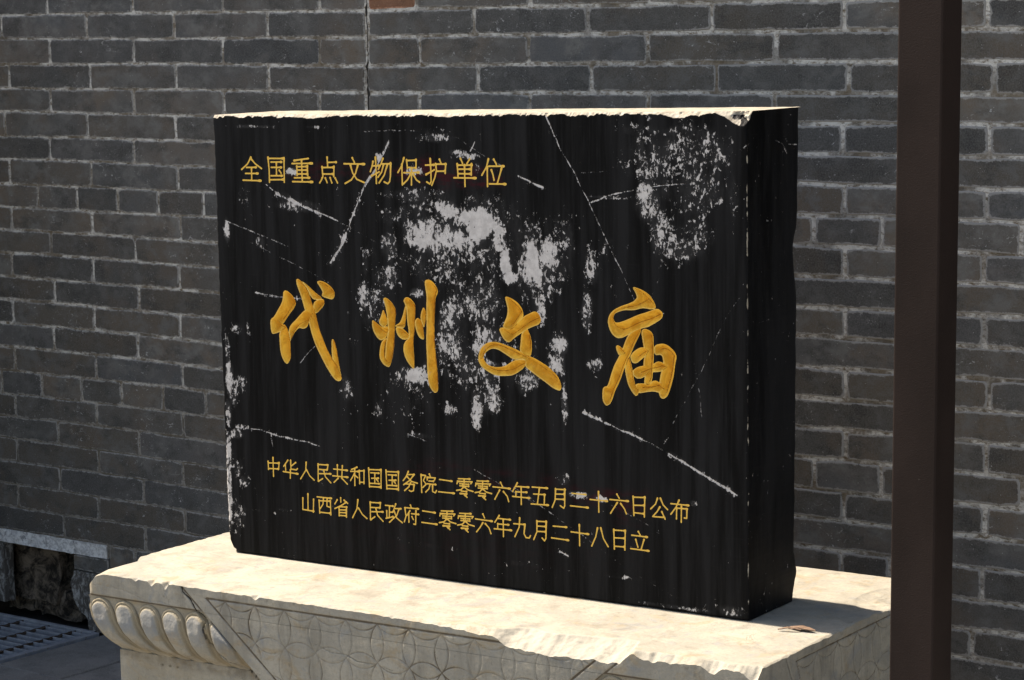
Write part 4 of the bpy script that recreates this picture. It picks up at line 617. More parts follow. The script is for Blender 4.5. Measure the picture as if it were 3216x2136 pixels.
def front_cut(X, Z):
    """carved lines of the front face; returns depth (m), dirt 0..1, crack 0..1"""
    mid = -0.6585; U = np.abs(X - mid)
    outer = 0.5735 - 1.18 * (-Z); inner = 0.5005 - 1.20 * (-Z - 0.021)
    ins = U < inner; clo = U < outer
    g = np.full(X.shape, 9.0)
    g = np.minimum(g, np.where(clo, 9, np.abs(Z + 0.0520)))
    g = np.minimum(g, np.where((U < 0.5005) , np.abs(Z + 0.0210), 9))
    g = np.minimum(g, np.where(Z < 0.0, np.abs(U - outer) * 0.65, 9))
    g = np.minimum(g, np.where(Z < -0.020, np.abs(U - inner) * 0.65, 9))
    rg = rings(X, Z, -0.698, ZN - DD, DD) + np.where(ins & (Z < -0.0215), 0, 9)
    wdt = 0.0018 * (1 + 0.3 * fbm(X * 30, Z * 30, 4))
    a1 = 1 - sstep(wdt * .5, wdt * 2.0, g); fd = np.clip(.62 + .9 * fbm(X * 13, Z * 13, 57), .62, 1); a2 = (1 - sstep(wdt * .35, wdt * 1.55, rg)) * fd
    wob = 0.0013 * fbm(X * 90, Z * 90, 9)
    c1 = 1 - sstep(0.0013, 0.0028, segd(X, Z, crack1) + wob); c2 = (1 - sstep(0.0004, 0.0013, segd(X, Z, crack2) + wob)) * .6; c3 = (1 - sstep(0.0003, 0.0012, segd(X, Z, crack3) + wob)) * .3
    ck = np.maximum(np.maximum(c1, c2), c3)
    return np.maximum(np.maximum(a1 * 0.0022, a2 * 0.0021), ck * 0.004), np.maximum(a1, a2 * .9), ck
def chip_front(s):
    """(how far in, how far down) the front arris is broken"""
    j = np.clip(0.5 + 1.0 * fbm(s * 60, s * 0 + 1, 3), 0, 1); j2 = np.clip(fbm(s * 22, s * 0 + 5, 6) * 1.6, 0, 1)
    inn = 0.0015 + 0.004 * j + 0.008 * j2 ** 2; dn = 0.001 + 0.0025 * j + 0.005 * j2 ** 2
    for c, wd, a_, d_ in ((-1.362, .010, .010, .006), (-1.315, .012, .014, .010), (-1.275, .011, .016, .013), (-1.02, .012, .010, .008)):
        t = np.clip(1 - np.abs(s - c) / wd, 0, 1); inn = inn + a_ * t; dn = dn + d_ * t
    bk = sstep(-.60, -.42, s) * (1 - sstep(-.115, -.080, s)); low = sstep(-.42, -.36, s)
    inn = inn + bk * (0.012 + 0.052 * low * (0.85 + .5 * fbm(s * 9, s * 0, 8))); dn = dn + bk * (0.008 + 0.019 * low * (1 + .35 * fbm(s * 16, s * 0, 12)))
    rt = sstep(-.10, -.06, s); inn = inn + rt * (0.010 + 0.006 * j); dn = dn + rt * (0.007 + .009 * j2 + .003 * j)
    return inn, dn
def chip_side(t, k):
    j = np.clip(0.5 + fbm(t * 50, t * 0 + k, 13), 0, 1); return 0.002 + 0.004 * j, 0.001 + 0.003 * j
def top_z(X, Y):
    z = np.zeros(X.shape)
    def cut(e, inn, dn, p=0.9):
        t = np.clip(1 - e / inn, 0, 1); return -dn * t ** p
    inn, dn = chip_front(X); e = Y - BF
    t = np.clip(1 - e / inn, 0, 1)
    z = np.minimum(z, -dn * t ** .85 + (0.0050 * fbm(X * 38, Y * 60, 21) + .0014 * fbm(X * 150, Y * 150, 25)) * np.sqrt(np.clip(t, 0, .25) * 4) * np.clip(dn / .02, 0, 1))
    inn, dn = chip_side(Y, 2); z = np.minimum(z, cut(SR - X, inn, dn))
    inn, dn = chip_side(Y, 5); z = np.minimum(z, cut(X - SL, inn * 1.5, dn * 2))
    # worn left front corner and rough patch at the far right
    dc = np.hypot((X - SL) , (Y - BF)); z = z - 0.020 * np.clip(1 - dc / 0.055, 0, 1) ** 1.5
    z = z - 0.028 * np.clip(1 - np.abs((X - SL)) / 0.035, 0, 1) ** 1.5 * sstep(-.14, -.16, Y) * 0.8
    rp = np.clip(1.1 - np.hypot((X - .19) / .085, (Y - .33) / .12), 0, 1) ; z = z - rp ** .6 * (.006 + .010 * (.5 + .5 * fbm(X * 45, Y * 45, 31)))
    z = z + 0.0009 * fbm(X * 6, Y * 6, 40) + 0.0004 * fbm(X * 40, Y * 40, 44)
    return z
def corner_fix(X, Y, Z):
    """worn corner: nothing outside a small radius at front left"""
    R = 0.022; cx, cy = SL + R, BF + R; m_ = (X < cx) & (Y < cy); d = np.hypot(X - cx, Y - cy) + 1e-9; k_ = np.where(m_ & (d > R), R / d, 1)
    X = np.where(m_, cx + (X - cx) * k_, X); Y = np.where(m_, cy + (Y - cy) * k_, Y)
    back = sstep(-.15, -.13, Y) * 0.0; return X + back, Y, Z
def nonuni(a0, b0, fine0, fine1, hf, hc):
    """samples fine near both ends"""
    L1 = np.arange(a0, a0 + fine0, hf); L3 = np.arange(b0, b0 - fine1, -hf)[::-1]; n = max(2, int((L3[0] - L1[-1]) / hc)); return np.concatenate([L1, np.linspace(L1[-1], L3[0], n + 1)[1:-1], L3])
sx = nonuni(SL, SR, .12, .14, .0022, .0028); by = nonuni(BF, BB, .10, .02, .0020, .0055)
X, Y = np.meshgrid(sx, by); Z = top_z(X, Y)
inn, dn = chip_front(X); fresh = np.clip((dn - .006) / .01, 0, 1) * (Y - BF < inn * 1.1)
stain = np.zeros(X.shape)
for (a0, b0, ra, rbb, dd_) in ((-1.235, -.115, .013, .006, .9), (-1.27, -.075, .010, .004, .7), (-1.12, -.15, .006, .003, .8), (-1.10, -.165, .006, .003, .8), (-1.10, -.18, .006, .003, .7), (-1.33, -.13, .07, .05, .32), (-.3, -.2, .2, .05, .2), (.1, .33, .07, .08, .45)):
    stain = np.maximum(stain, dd_ * np.clip(1.3 - np.hypot((X - a0) / ra, (Y - b0) / rbb), 0, 1))
Xc, Yc, Zc = corner_fix(X, Y, Z)
grd = dict(gro=np.zeros(X.shape), crk=np.zeros(X.shape), ochre=np.zeros(X.shape), stain=stain, fresh=fresh)
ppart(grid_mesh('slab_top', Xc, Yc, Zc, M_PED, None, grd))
def patch(name, Pfun, us, vs_, attrs_fun, smooth=True, flip=False):
    U, V = np.meshgrid(us, vs_); X_, Y_, Z_ = Pfun(U, V); at = dict(gro=np.zeros(U.shape), crk=np.zeros(U.shape), ochre=np.zeros(U.shape), stain=np.zeros(U.shape), fresh=np.zeros(U.shape))
    at.update(attrs_fun(U, V)); return ppart(grid_mesh(name, X_, Y_, Z_, M_PED, None, at, smooth=smooth, flip=flip))
ZB = -0.0535
# front band of the top slab
def fband(U, V):
    zt = top_z(U, np.full(U.shape, BF)); Zz = zt + (ZB - zt) * V
    d, g, c = front_cut(U, Zz); Yy = BF + d + 0.0007 * fbm(U * 14, Zz * 14, 50) + 0.0004 * fbm(U * 70, Zz * 70, 52)
    return corner_fix(U, Yy - 0.0 * V, Zz)
def fattr(U, V):
    zt = top_z(U, np.full(U.shape, BF)); Zz = zt + (ZB - zt) * V; d, g, c = front_cut(U, Zz)
    return dict(gro=g, crk=c, stain=0.5 * sstep(0.2, 0.0, V) * (U < -.6) * 0)
sf = np.concatenate([np.arange(SL, SL + .12, .0022), np.arange(SL + .12, SR, .0017), [SR]])
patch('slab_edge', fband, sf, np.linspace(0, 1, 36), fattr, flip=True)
# right side band, left side band, back
def side_cut(Yy, Zz):
    g = np.where(Yy > -0.162, np.abs(Zz + 0.0205), 9.0)
    rg = rings(Yy, Zz, 0.112, -0.0225 - .0905, .0905) + np.where((Yy > -0.155 + 0.35 * (-Zz - .02)) & (Zz < -0.021), 0, 9)
    g = np.minimum(g, np.abs(Yy - (-0.158 + 0.35 * (-Zz - .02))) + np.where(Zz < -.0205, 0, 9)); g = np.minimum(g, np.abs(Yy - (-0.205 + 0.5 * (-Zz))) * .9)
    a1 = 1 - sstep(.0007, .0026, g); a2 = 1 - sstep(.0005, .0021, rg)
    return np.maximum(a1 * .0026, a2 * .0016), np.maximum(a1, a2 * .8)
def sband(U, V):
    zt = top_z(np.full(U.shape, SR), U); Zz = zt + (-0.30 - zt) * V; d, g = side_cut(U, Zz)
    return SR - d + 0.0006 * fbm(U * 20, Zz * 20, 60), U, Zz
patch('carved_side', sband, np.concatenate([np.arange(BF, .34, .0022), np.arange(.345, BB, .01), [BB]]), np.linspace(0, 1, 130), lambda U, V: dict(gro=side_cut(U, top_z(np.full(U.shape, SR), U) * (1 - V) + -0.30 * V)[1]), flip=True)
def lband(U, V):
    zt = top_z(np.full(U.shape, SL), U); Zz = zt + (ZB - zt) * V
    return corner_fix(SL + 0.003 * (.5 + .5 * fbm(U * 25, Zz * 25, 70)), U, Zz)
patch('slab_edge', lband, np.concatenate([np.arange(BF, -.1, .003), np.arange(-.1, BB, .01), [BB]]), np.linspace(0, 1, 14), lambda U, V: {}, flip=False)
# ovolo behind the petals (front and left), then the recessed body
PZs = np.array([ZB, -.060, -.080, -.105, -.130, -.150, -.166, -.178, -.185]); PIn = np.array([.004, .006, .006, .009, .016, .026, .038, .050, .055])
def inset(z): return np.interp(-z, -PZs, PIn)
def fov(U, V):
    Zz = ZB + (-.185 - ZB) * V; i_ = inset(Zz); f_ = (U - SL) / (SR - SL); X_ = (SL + i_) + (SR - SL - 2 * i_ ) * f_
    ck = front_cut(X_, Zz)[2]
    return X_, BF + i_ + 0.0009 * fbm(U * 30, Zz * 30, 80) + ck * .004, Zz
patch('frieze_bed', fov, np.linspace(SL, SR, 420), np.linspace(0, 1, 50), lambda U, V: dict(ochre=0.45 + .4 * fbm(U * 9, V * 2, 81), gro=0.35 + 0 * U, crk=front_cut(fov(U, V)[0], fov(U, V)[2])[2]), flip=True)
def lov(U, V):
    Zz = ZB + (-.185 - ZB) * V; i_ = inset(Zz); f_ = (U - BF) / (BB - BF)
    return SL + i_, (BF + i_) + (BB - BF - 2 * i_) * f_, Zz
patch('frieze_bed', lov, np.linspace(BF, BB, 60), np.linspace(0, 1, 30), lambda U, V: dict(ochre=.5 + 0 * U, gro=.3 + 0 * U))
# underside of the slab band
v_, f2 = box_vf(SL + .004, SR - .004, BF + .004, BB - .004, ZB - .0005, ZB + .008)
def body(name, x0, x1, y0, y1, z0, z1):
    xs = nonuni(x0, x1, .6, .3, .003, .008); zs = nonuni(z0, z1, .01, .12, .01, .003)[::-1]
    def F1(U, V): return U, y0 + .0012 * fbm(U * 12, V * 12, 90) + .0005 * fbm(U * 60, V * 60, 91), V
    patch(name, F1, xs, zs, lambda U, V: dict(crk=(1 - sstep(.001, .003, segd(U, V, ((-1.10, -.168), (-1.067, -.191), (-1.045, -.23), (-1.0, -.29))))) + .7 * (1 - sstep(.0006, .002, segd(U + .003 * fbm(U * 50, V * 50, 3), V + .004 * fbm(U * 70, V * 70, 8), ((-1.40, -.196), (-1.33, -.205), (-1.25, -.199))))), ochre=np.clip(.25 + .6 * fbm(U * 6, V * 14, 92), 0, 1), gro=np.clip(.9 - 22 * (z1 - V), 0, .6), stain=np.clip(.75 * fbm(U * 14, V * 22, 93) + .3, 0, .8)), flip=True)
    bag2 = Bag(); vv_, ff_ = box_vf(x0 + .0008, x1, y0 + .003, y1, z0, z1); bag2.add((vv_, ff_)); o = bag2.build(name, M_PED); ppart(o)
body('pedestal_waist', SL + .050, SR - .050, BF + .050, BB - .050, -.470, -.184)
bag2 = Bag(); bag2.add(box_vf(SL + .02, SR - .02, BF + .02, BB - .02, -.535, -.4705, .01)); bag2.add(box_vf(SL - .03, SR + .03, BF - .03, BB + .03, -.6004, -.5355, .008)); ppart(bag2.build('plinth', M_PED))
bag2 = Bag(); bag2.add(box_vf(SL + .06, SR - .006, BF + .06, BB - .002, -.183, -.060)); bag2.add(box_vf(SL + .001, SR - .004, BB - .004, BB, -.30, -.004)); ppart(bag2.build('rear_block', M_PED))
# lotus petals
def petal(c, side, seed, wdt=0.0705, flipx=False):
    """c: centre along the face; side: 'F' front, 'L' left flank"""
    rp_ = random.Random(seed * 7 + 1); c += rp_.uniform(-.0015, .0015)
    r0 = wdt / 2; us = np.linspace(-1, 1, 31); vs_ = np.linspace(0, 1, 46)
    U, V = np.meshgrid(us, vs_)
    zt, zb = -0.0548, -0.1835
    # outline: round head, sides slightly drawn in to the foot
    hd = 0.036 / (zt - zb)                                          # share of the height taken by the head
    half = np.where(V < hd, np.sqrt(np.clip(1 - (1 - V / hd) ** 2, 0, 1)), 1 - .10 * np.clip((V - .5) / .5, 0, 1)) * r0 * 0.985
    Zz = zt + (zb - zt) * V; Xl = U * half
    # distance from the outline
    head = r0 - np.hypot(Xl, (zt - r0) - Zz); body_ = half - np.abs(Xl); ed = np.where(Zz > zt - r0, head, body_)
    ed = np.clip(ed, 0, None)
    rim = 0.0068 * np.sin(np.clip(ed / 0.006, 0, 1) * np.pi * .5)
    ins = np.clip((ed - 0.0075) / 0.019, 0, 1); lobe = (0.0078 + .0012 * math.sin(seed * 2.3)) * np.sqrt(np.clip(ins * (2 - ins), 0, 1)) * sstep(0.10, .85, V) + .002 * sstep(.0, .2, ins)
    dip = -0.0035 * np.exp(-((ed - 0.0080) / 0.0016) ** 2) * (1 - .6 * sstep(.5, .9, V))
    h = rim + dip + lobe + .006 * np.sin(np.clip(V, 0, 1) * np.pi) * np.clip(ed / .02, 0, 1)
    h = h * (1 - .75 * sstep(.80, 1, V)) * (.86 + .28 * vn(Xl * 40 + seed * 5, Zz * 25, seed)) + .0016 * fbm(Xl * 45 + seed, Zz * 45, 100 + seed)
    i_ = inset(Zz)
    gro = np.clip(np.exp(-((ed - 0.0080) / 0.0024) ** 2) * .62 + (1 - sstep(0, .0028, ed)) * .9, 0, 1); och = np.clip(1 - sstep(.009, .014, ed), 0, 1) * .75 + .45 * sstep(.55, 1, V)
    if side == 'F':
        X_ = c + Xl; Xc_ = X_.copy()
        # squeeze toward the corner as the moulding runs back
        X_ = SL + i_ + (X_ - SL) * 1.0 - i_ * sstep(SL + .10, SL + .30, X_) if c < -.6 else SR - i_ - (SR - X_) + i_ * sstep(SR - .10, SR - .30, X_)
        X_ = X_ + (.026 if c < -.6 else -.026) * V ** 1.8
        oc = np.abs(X_ + 0.6585) - (0.5735 + 1.18 * Zz)       # distance outside the cloth's edge
        kk = sstep(-.002, .010, oc)
        Y_ = BF + i_ - h * kk + .014 * (1 - sstep(-.004, .002, oc)); ck = front_cut(X_, Zz)[2]; Y_ = Y_ + ck * .006; fl = True
    else:
        Y_ = BF + i_ + (c + Xl - BF) - i_ * sstep(BF + .10, BF + .30, c + Xl); X_ = SL + i_ - h; ck = np.zeros(X_.shape); fl = False
    at = dict(gro=gro, crk=ck, ochre=och, stain=np.clip(.6 * fbm(Xl * 40 + seed * 3, Zz * 30, 7) + .1, 0, 1), fresh=ck * 0, blue=np.clip((ed - .009) / .006, 0, 1) * sstep(.85, .35, V) * (1 if True else 0))
    ppart(grid_mesh('lotus_petal', X_, Y_, Zz, M_PED, None, at, flip=fl))
for i in range(7): petal(SL + .0365 + i * .0707, 'F', i)
for i in range(7): petal(SR - .0365 - i * .0707, 'F', 20 + i)
for i in range(9): petal(BF + .0365 + i * .0707, 'L', 40 + i)
# cloth carved over the front
def clo(U, V):
    mid = -0.6585; Zz = np.where(V < 1, ZB - .0003 + (-.215 - ZB) * V, -.215 - (V - 1) * .23); half = 0.5735 - 1.18 * (-Zz); X_ = mid + U * np.maximum(half, .004)
    d, g, c = front_cut(X_, Zz); e = (1 - np.abs(U)) * half
    Y_ = BF - .0006 + d * np.clip(e / .004, 0, 1) + .0007 * fbm(X_ * 14, Zz * 14, 50) + 0.0004 * fbm(X_ * 70, Zz * 70, 52) + 0.03 * np.clip(1 - e / .003, 0, 1)
    return X_, Y_, Zz
def cla(U, V):
    X_, Y_, Zz = clo(U, V); d, g, c = front_cut(X_, Zz); return dict(gro=g, crk=c)
uu = np.concatenate([np.linspace(-1, -.985, 10)[:-1], np.linspace(-.985, .985, 600), np.linspace(.985, 1, 10)[1:]])
patch('carved_cloth', clo, uu, np.concatenate([np.linspace(0, 1, 105), np.linspace(1, 2, 12)[1:]]), cla, flip=True)

# ------------------------------------------------------------ stele
ste = empty('black_stele', (OX, OY, PZ), DELTA, 'black painted stone tablet with gold Chinese characters and flaking paint, standing on the carved pedestal', 'stone tablet')
cols = np.linspace(0, 1, 1110)
def seg(a0, b0, h): return list(np.arange(a0, b0, h))
T = seg(0, .035, .0022) + seg(.035, .055, .0016) + []
T = seg(.0, .06, .0020) + seg(.06, .27, .00115) + seg(.27, .30, .0018) + seg(.30, .36, .0018) + seg(.36, .60, .00128) + seg(.60, .80, .0018) + seg(.80, .90, .00115) + seg(.90, 1.0, .0016) + list(np.linspace(1.0, 1.0, 1)) + seg(1.002, 1.012, .0014) + [1.0135]
T = np.array(T) / 1.0135
U, V = np.meshgrid(cols, T)
tv = T * 1.02
left = np.interp(tv, [0, .018, .04, .2, .549, .8, 1.02], [-1.349, -1.357, -1.3605, -1.3625, -1.3669, -1.3685, -1.3697]) + .0032 * fbm(tv * 22, tv * 0, 3) + .0016 * fbm(tv * 80, tv * 0, 5)
right = 0.0005 + .0011 * fbm(tv * 30, tv * 0 + 4, 7)
topz = 1.0115 + (1.0285 - 1.0115) * cols + .0006 * fbm(cols * 30, cols * 0, 9); botz = .0006 + .004 * np.clip(fbm(cols * 9, cols * 0 + 3, 15), 0, 1) + .003 * np.clip(fbm(cols * 40, cols * 0 + 3, 16), 0, 1) + .010 * np.clip(1 - cols / .014, 0, 1)
X = left[:, None] * (1 - U) + right[:, None] * U
Z = botz[None, :] * (1 - V) + topz[None, :] * V
wear = np.zeros(X.shape); line = np.zeros(X.shape); red = np.zeros(X.shape); chip = np.zeros(X.shape); depth = np.zeros(X.shape); gsd = np.full(X.shape, -3.0); valley = np.zeros(X.shape); small = np.zeros(X.shape); cid = np.full(X.shape, -1)
s_ax = -1.365 + 1.365 * cols; t_ax = T * 1.02
def win(x0, x1, z0, z1, pad):
    c0 = np.searchsorted(s_ax, x0 - pad - .012); c1 = np.searchsorted(s_ax, x1 + pad + .012); r0 = np.searchsorted(t_ax, z0 - pad - .012); r1 = np.searchsorted(t_ax, z1 + pad + .012)
    return slice(max(0, r0), min(len(T), r1)), slice(max(0, c0), min(len(cols), c1))
for arr, dst in ((WEAR, wear), (RED, red)):
    for (cx, cz, rx, rz, d) in arr:
        w_ = win(cx - 1.5 * rx, cx + 1.5 * rx, cz - 1.5 * rz, cz + 1.5 * rz, 0); q = np.hypot((X[w_] - cx) / rx, (Z[w_] - cz) / rz)
        q = q * (1 + .55 * fbm(X[w_] * 22, Z[w_] * 14, 33)); val = d * (1 - .85 * sstep(.35, 1.35, q)) * (q < 1.5) * (1 - sstep(1.25, 1.5, q))
        dst[w_] = np.maximum(dst[w_], val) if d > .3 else np.minimum(1, dst[w_] + val * .8)
w_ = win(CLEAN[0] - .05, CLEAN[0] + .05, CLEAN[1] - .04, CLEAN[1] + .04, 0)      # the paint inside the loop of the third big character is whole
wear[w_] *= sstep(.9, 1.4, np.hypot((X[w_] - CLEAN[0]) / .030, (Z[w_] - CLEAN[1]) / .017))
for (pts, hw, stg) in CRACK:
    pts = [(pts[i], pts[i + 1]) for i in range(0, len(pts), 2)]
    xs = [p[0] for p in pts]; zs = [p[1] for p in pts]; w_ = win(min(xs), max(xs), min(zs), max(zs), .02)
    Xw, Zw = X[w_], Z[w_]; d = segd(Xw + .0022 * fbm(Xw * 40, Zw * 40, 60), Zw + .0022 * fbm(Xw * 40, Zw * 40, 64), pts)
    hw2 = max(hw * 1.15, .0008) * np.clip(.85 + 1.5 * fbm(Xw * 38, Zw * 38, 66), .25, 2.2)
    line[w_] = np.maximum(line[w_], stg * (1 - sstep(hw2 * .5, hw2 * 1.25 + .0008, d))); depth[w_] = np.maximum(depth[w_], .0006 * (1 - sstep(0, .0015, d)) * stg)
    if hw > .0012: wear[w_] = np.maximum(wear[w_], .42 * stg * (1 - sstep(hw, hw * 4 + .006, d)))
# lettering
ci = 0; letters = []
for (ch, rad, strokes) in TEXT:
    allx = [q / 1e4 for s_ in strokes for q in s_[0::2]]; allz = [q / 1e4 for s_ in strokes for q in s_[1::2]]
    w_ = win(min(allx), max(allx), min(allz), max(allz), .006); Xw, Zw = X[w_], Z[w_]; best = np.full(Xw.shape, -9.0)
    for s_ in strokes:
        p = [(s_[i] / 1e4, s_[i + 1] / 1e4) for i in range(0, len(s_), 2)]; nseg = len(p) - 1
        hor = abs(p[-1][0] - p[0][0]) > 3 * abs(p[-1][1] - p[0][1])
        for i in range(nseg):
            (x0, z0), (x1, z1) = p[i], p[i + 1]; dx, dz = x1 - x0, z1 - z0; t = np.clip(((Xw - x0) * dx + (Zw - z0) * dz) / (dx * dx + dz * dz + 1e-12), 0, 1)
            g = (i + t) / nseg; d = np.hypot(Xw - x0 - t * dx, Zw - z0 - t * dz)
            if hor and nseg == 1: r = rad * (.78 + .10 * np.exp(-(g / .1) ** 2) + .62 * np.exp(-((g - .94) / .09) ** 2))
            else: r = rad * (.80 + .38 * np.exp(-(g / .16) ** 2) + .12 * np.exp(-((1 - g) / .12) ** 2))
            best = np.maximum(best, (r - d) * 1000)
    upd = best > gsd[w_]; gsd[w_] = np.where(upd, best, gsd[w_]); cw = cid[w_]; cid[w_] = np.where(upd & (best > -1.2), ci, cw)
    depth[w_] = np.maximum(depth[w_], np.clip(best, 0, 2) * .0008); small[w_] = np.maximum(small[w_], (best > -1.5) * 1.0); letters.append((ch, 'small')); ci += 1
def polysd(Xw, Zw, P):
    """signed distance to a polygon, positive inside"""
    P = np.array(P); n = len(P); d = np.full(Xw.shape, 9.0); ins = np.zeros(Xw.shape, bool)
    for i in range(n):
        x0, z0 = P[i]; x1, z1 = P[(i + 1) % n]; dx, dz = x1 - x0, z1 - z0; t = np.clip(((Xw - x0) * dx + (Zw - z0) * dz) / (dx * dx + dz * dz + 1e-12), 0, 1)
        d = np.minimum(d, np.hypot(Xw - x0 - t * dx, Zw - z0 - t * dz)); cnd = (z0 > Zw) != (z1 > Zw); ins ^= cnd & (Xw < dx * (Zw - z0) / (dz if dz else 1e-12) + x0)
    return np.where(ins, d, -d)
def smoothpoly(P):
    out = []; n = len(P)      # two rounds of corner cutting
    for _ in range(2):
        out = []
        for i in range(len(P)):
            a_, b_ = P[i], P[(i + 1) % len(P)]; out.append((a_[0] * .78 + b_[0] * .22, a_[1] * .78 + b_[1] * .22)); out.append((a_[0] * .22 + b_[0] * .78, a_[1] * .22 + b_[1] * .78))
        P = out
    return out
for (ch, polys) in BIG:
    P_ = [[(q[i] / 1e4, q[i + 1] / 1e4) for i in range(0, len(q), 2)] for q in polys]; ax_ = [p[0] for q in P_ for p in q]; az = [p[1] for q in P_ for p in q]
    w_ = win(min(ax_), max(ax_), min(az), max(az), .006); Xw, Zw = X[w_], Z[w_]; best = np.full(Xw.shape, -9.0)
    for q in P_:
        dpt = polysd(Xw, Zw, smoothpoly(q)); best = np.maximum(best, dpt)
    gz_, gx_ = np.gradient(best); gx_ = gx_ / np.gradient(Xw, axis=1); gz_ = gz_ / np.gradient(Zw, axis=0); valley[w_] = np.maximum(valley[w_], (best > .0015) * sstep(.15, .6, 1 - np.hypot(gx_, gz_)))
    upd = best * 1000 > gsd[w_]; gsd[w_] = np.where(upd, best * 1000, gsd[w_]); cw = cid[w_]; cid[w_] = np.where(upd & (best > -.0013), ci, cw)
    dd_ = np.clip(best, 0, .03); depth[w_] = np.maximum(depth[w_], np.where(best > 0, .0012 * np.clip(best / .0012, 0, 1) + dd_ * 1.3, 0) + .0004 * fbm(Xw * 160, Zw * 90, 71) * (best > .001)); letters.append((ch, 'big')); ci += 1
gsd = np.clip(gsd, -3, 12)
# broken upper arris
st_s = X[-1, :]; jag = np.clip(.5 + fbm(st_s * 55, st_s * 0, 41), 0, 1); jg2 = np.clip(fbm(st_s * 140, st_s * 0, 43) * 1.5, 0, 1)
cpt = .0022 + .0052 * jag ** 2 + .004 * jg2
for (c, hw, dp) in CHIP: cpt = np.maximum(cpt, dp * np.clip(1.25 - np.abs(st_s - c) / (hw * 1.1), 0, 1) ** .7 * (1 + .35 * fbm(st_s * 60, st_s * 0, 47)) )
dtop = topz[None, :] - Z
cf = np.clip(cpt[None, :] - dtop, 0, None); cfn = cf * (1 + .45 * fbm(X * 120, Z * 120, 49)) * .9
chip = np.maximum(chip, sstep(-.0006, .0012, cpt[None, :] - dtop) * 1.0)
chip = chip * (1 - .75 * (X > -.06) * (vn(X * 60, Z * 60, 5) > .45) * (dtop > .006))
dl = X - left[:, None]; dr = right[:, None] - X; db = Z - botz[None, :]
edgeR = .0045 + .003 * fbm(Z * 40, Z * 0, 53)
D = depth + cfn + .0008 * fbm(X * 9, Z * 7, 55)
D = D + np.clip(edgeR - dr, 0, 1) ** 2 / .008 + np.clip(.006 - dl, 0, 1) ** 2 / .007 + np.clip(.005 - db, 0, 1) ** 2 / .006
chip = np.maximum(chip, (1 - sstep(.0004, .0028, dr)) * np.clip(1.1 * fbm(Z * 55, Z * 0, 57) + .30, 0, 1) * .9)
chip = np.maximum(chip, (1 - sstep(.001, .006, dl)) * np.clip(1.1 * fbm(Z * 25, Z * 0, 59) + .25 * (Z < .35), 0, 1) * .8)
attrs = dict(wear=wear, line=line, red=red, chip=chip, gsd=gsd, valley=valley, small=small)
f00 = cid[:-1, :-1]; fc = np.maximum(np.maximum(f00, cid[1:, :-1]), np.maximum(cid[:-1, 1:], cid[1:, 1:]))
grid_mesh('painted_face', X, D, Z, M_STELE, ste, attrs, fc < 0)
for k_, (ch, sz) in enumerate(letters):
    rr, cc_ = np.where(fc == k_)
    r0, r1, c0, c1 = rr.min(), rr.max() + 1, cc_.min(), cc_.max() + 1
    sl_ = (slice(r0, r1 + 1), slice(c0, c1 + 1))
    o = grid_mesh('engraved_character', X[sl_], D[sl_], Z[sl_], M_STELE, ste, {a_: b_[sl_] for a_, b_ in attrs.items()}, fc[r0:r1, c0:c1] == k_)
    if sz == 'big': o['label'] = 'large gold calligraphic character ' + ch
    else: o['label'] = 'small gold engraved character ' + ch
# right flank
nb = 60; bu = np.linspace(0, 1, nb)
tz = T; bback = np.interp(tz * 1.02, [0, .03, .06, .10, .3, .65, .69, .74, .78, 1.02], [.204, .2106, .224, .214, .219, .226, .214, .212, .229, .237]) + .004 * fbm(tz * 25, tz * 0, 61) + .002 * fbm(tz * 90, tz * 0, 62)
Df = D[:, -1]; Bv, Tz = np.meshgrid(bu, tz); Ys = Df[:, None] * (1 - Bv) + bback[:, None] * Bv
zr = Z[:, -1][:, None] + 0 * Bv; Xs = X[:, -1][:, None] + np.where(Bv > 0, 1, 0) * (.0011 * fbm(Ys * 14, zr * 9, 63)) * np.clip(Bv / .1, 0, 1) - .010 * np.clip((Bv - .93) / .07, 0, 1) ** 2
za = np.zeros(Xs.shape); ln = za.copy()
for pts in (((.125, .965), (.150, .958), (.175, .935)), ((.160, .972), (.180, .955), (.225, .952)), ((.01, .612), (.05, .603), (.10, .606), (.11, .612))):
    ln = np.maximum(ln, (1 - sstep(.0006, .0022, segd(Ys + .004 * fbm(Ys * 60, zr * 60, 65), zr, pts))) * (.62 if pts[0][1] > .9 else .4))
sa = dict(wear=za + .05, line=ln, red=za, chip=np.repeat(chip[:, -1:], nb, 1) * np.clip(1 - (Ys - Df[:, None]) / .004, 0, 1), gsd=za - 3)
grid_mesh('side_face', Xs, Ys, zr, M_STELE, ste, sa, flip=False)
# top, left and back
n2 = 40; tb = np.linspace(0, 1, n2); Uc, Tb = np.meshgrid(cols, tb)
yb = .237 + .004 * fbm(cols * 30, cols * 0, 67); yf = D[-1, :]
Yt = yf[None, :] * (1 - Tb) + yb[None, :] * Tb; Xt = np.repeat(X[-1:, :], n2, 0); Zt = np.repeat(Z[-1:, :], n2, 0) + .0006 * fbm(Xt * 30, Yt * 30, 69) * np.clip(Tb * 8, 0, 1)
za = np.zeros(Xt.shape); crk = (1 - sstep(.0008, .0024, segd(Xt + .003 * fbm(Xt * 40, Yt * 40, 3), Yt, ((-.735, 0), (-.80, .24)))))
grid_mesh('top_face', Xt, Yt, Zt, M_STELE, ste, dict(wear=za, line=za, red=za, chip=za + 1 - crk * .3, gsd=za - 3), flip=False)
Xl = np.repeat(X[:, :1], 20, 1); Bv, Tz = np.meshgrid(np.linspace(0, 1, 20), tz); Yl = D[:, :1] * (1 - Bv) + .228 * Bv; Zl = np.repeat(Z[:, :1], 20, 1)
za = np.zeros(Xl.shape); grid_mesh('side_face', Xl, Yl, Zl, M_STELE, ste, dict(wear=za + .1, line=za, red=za, chip=za, gsd=za - 3), flip=True)
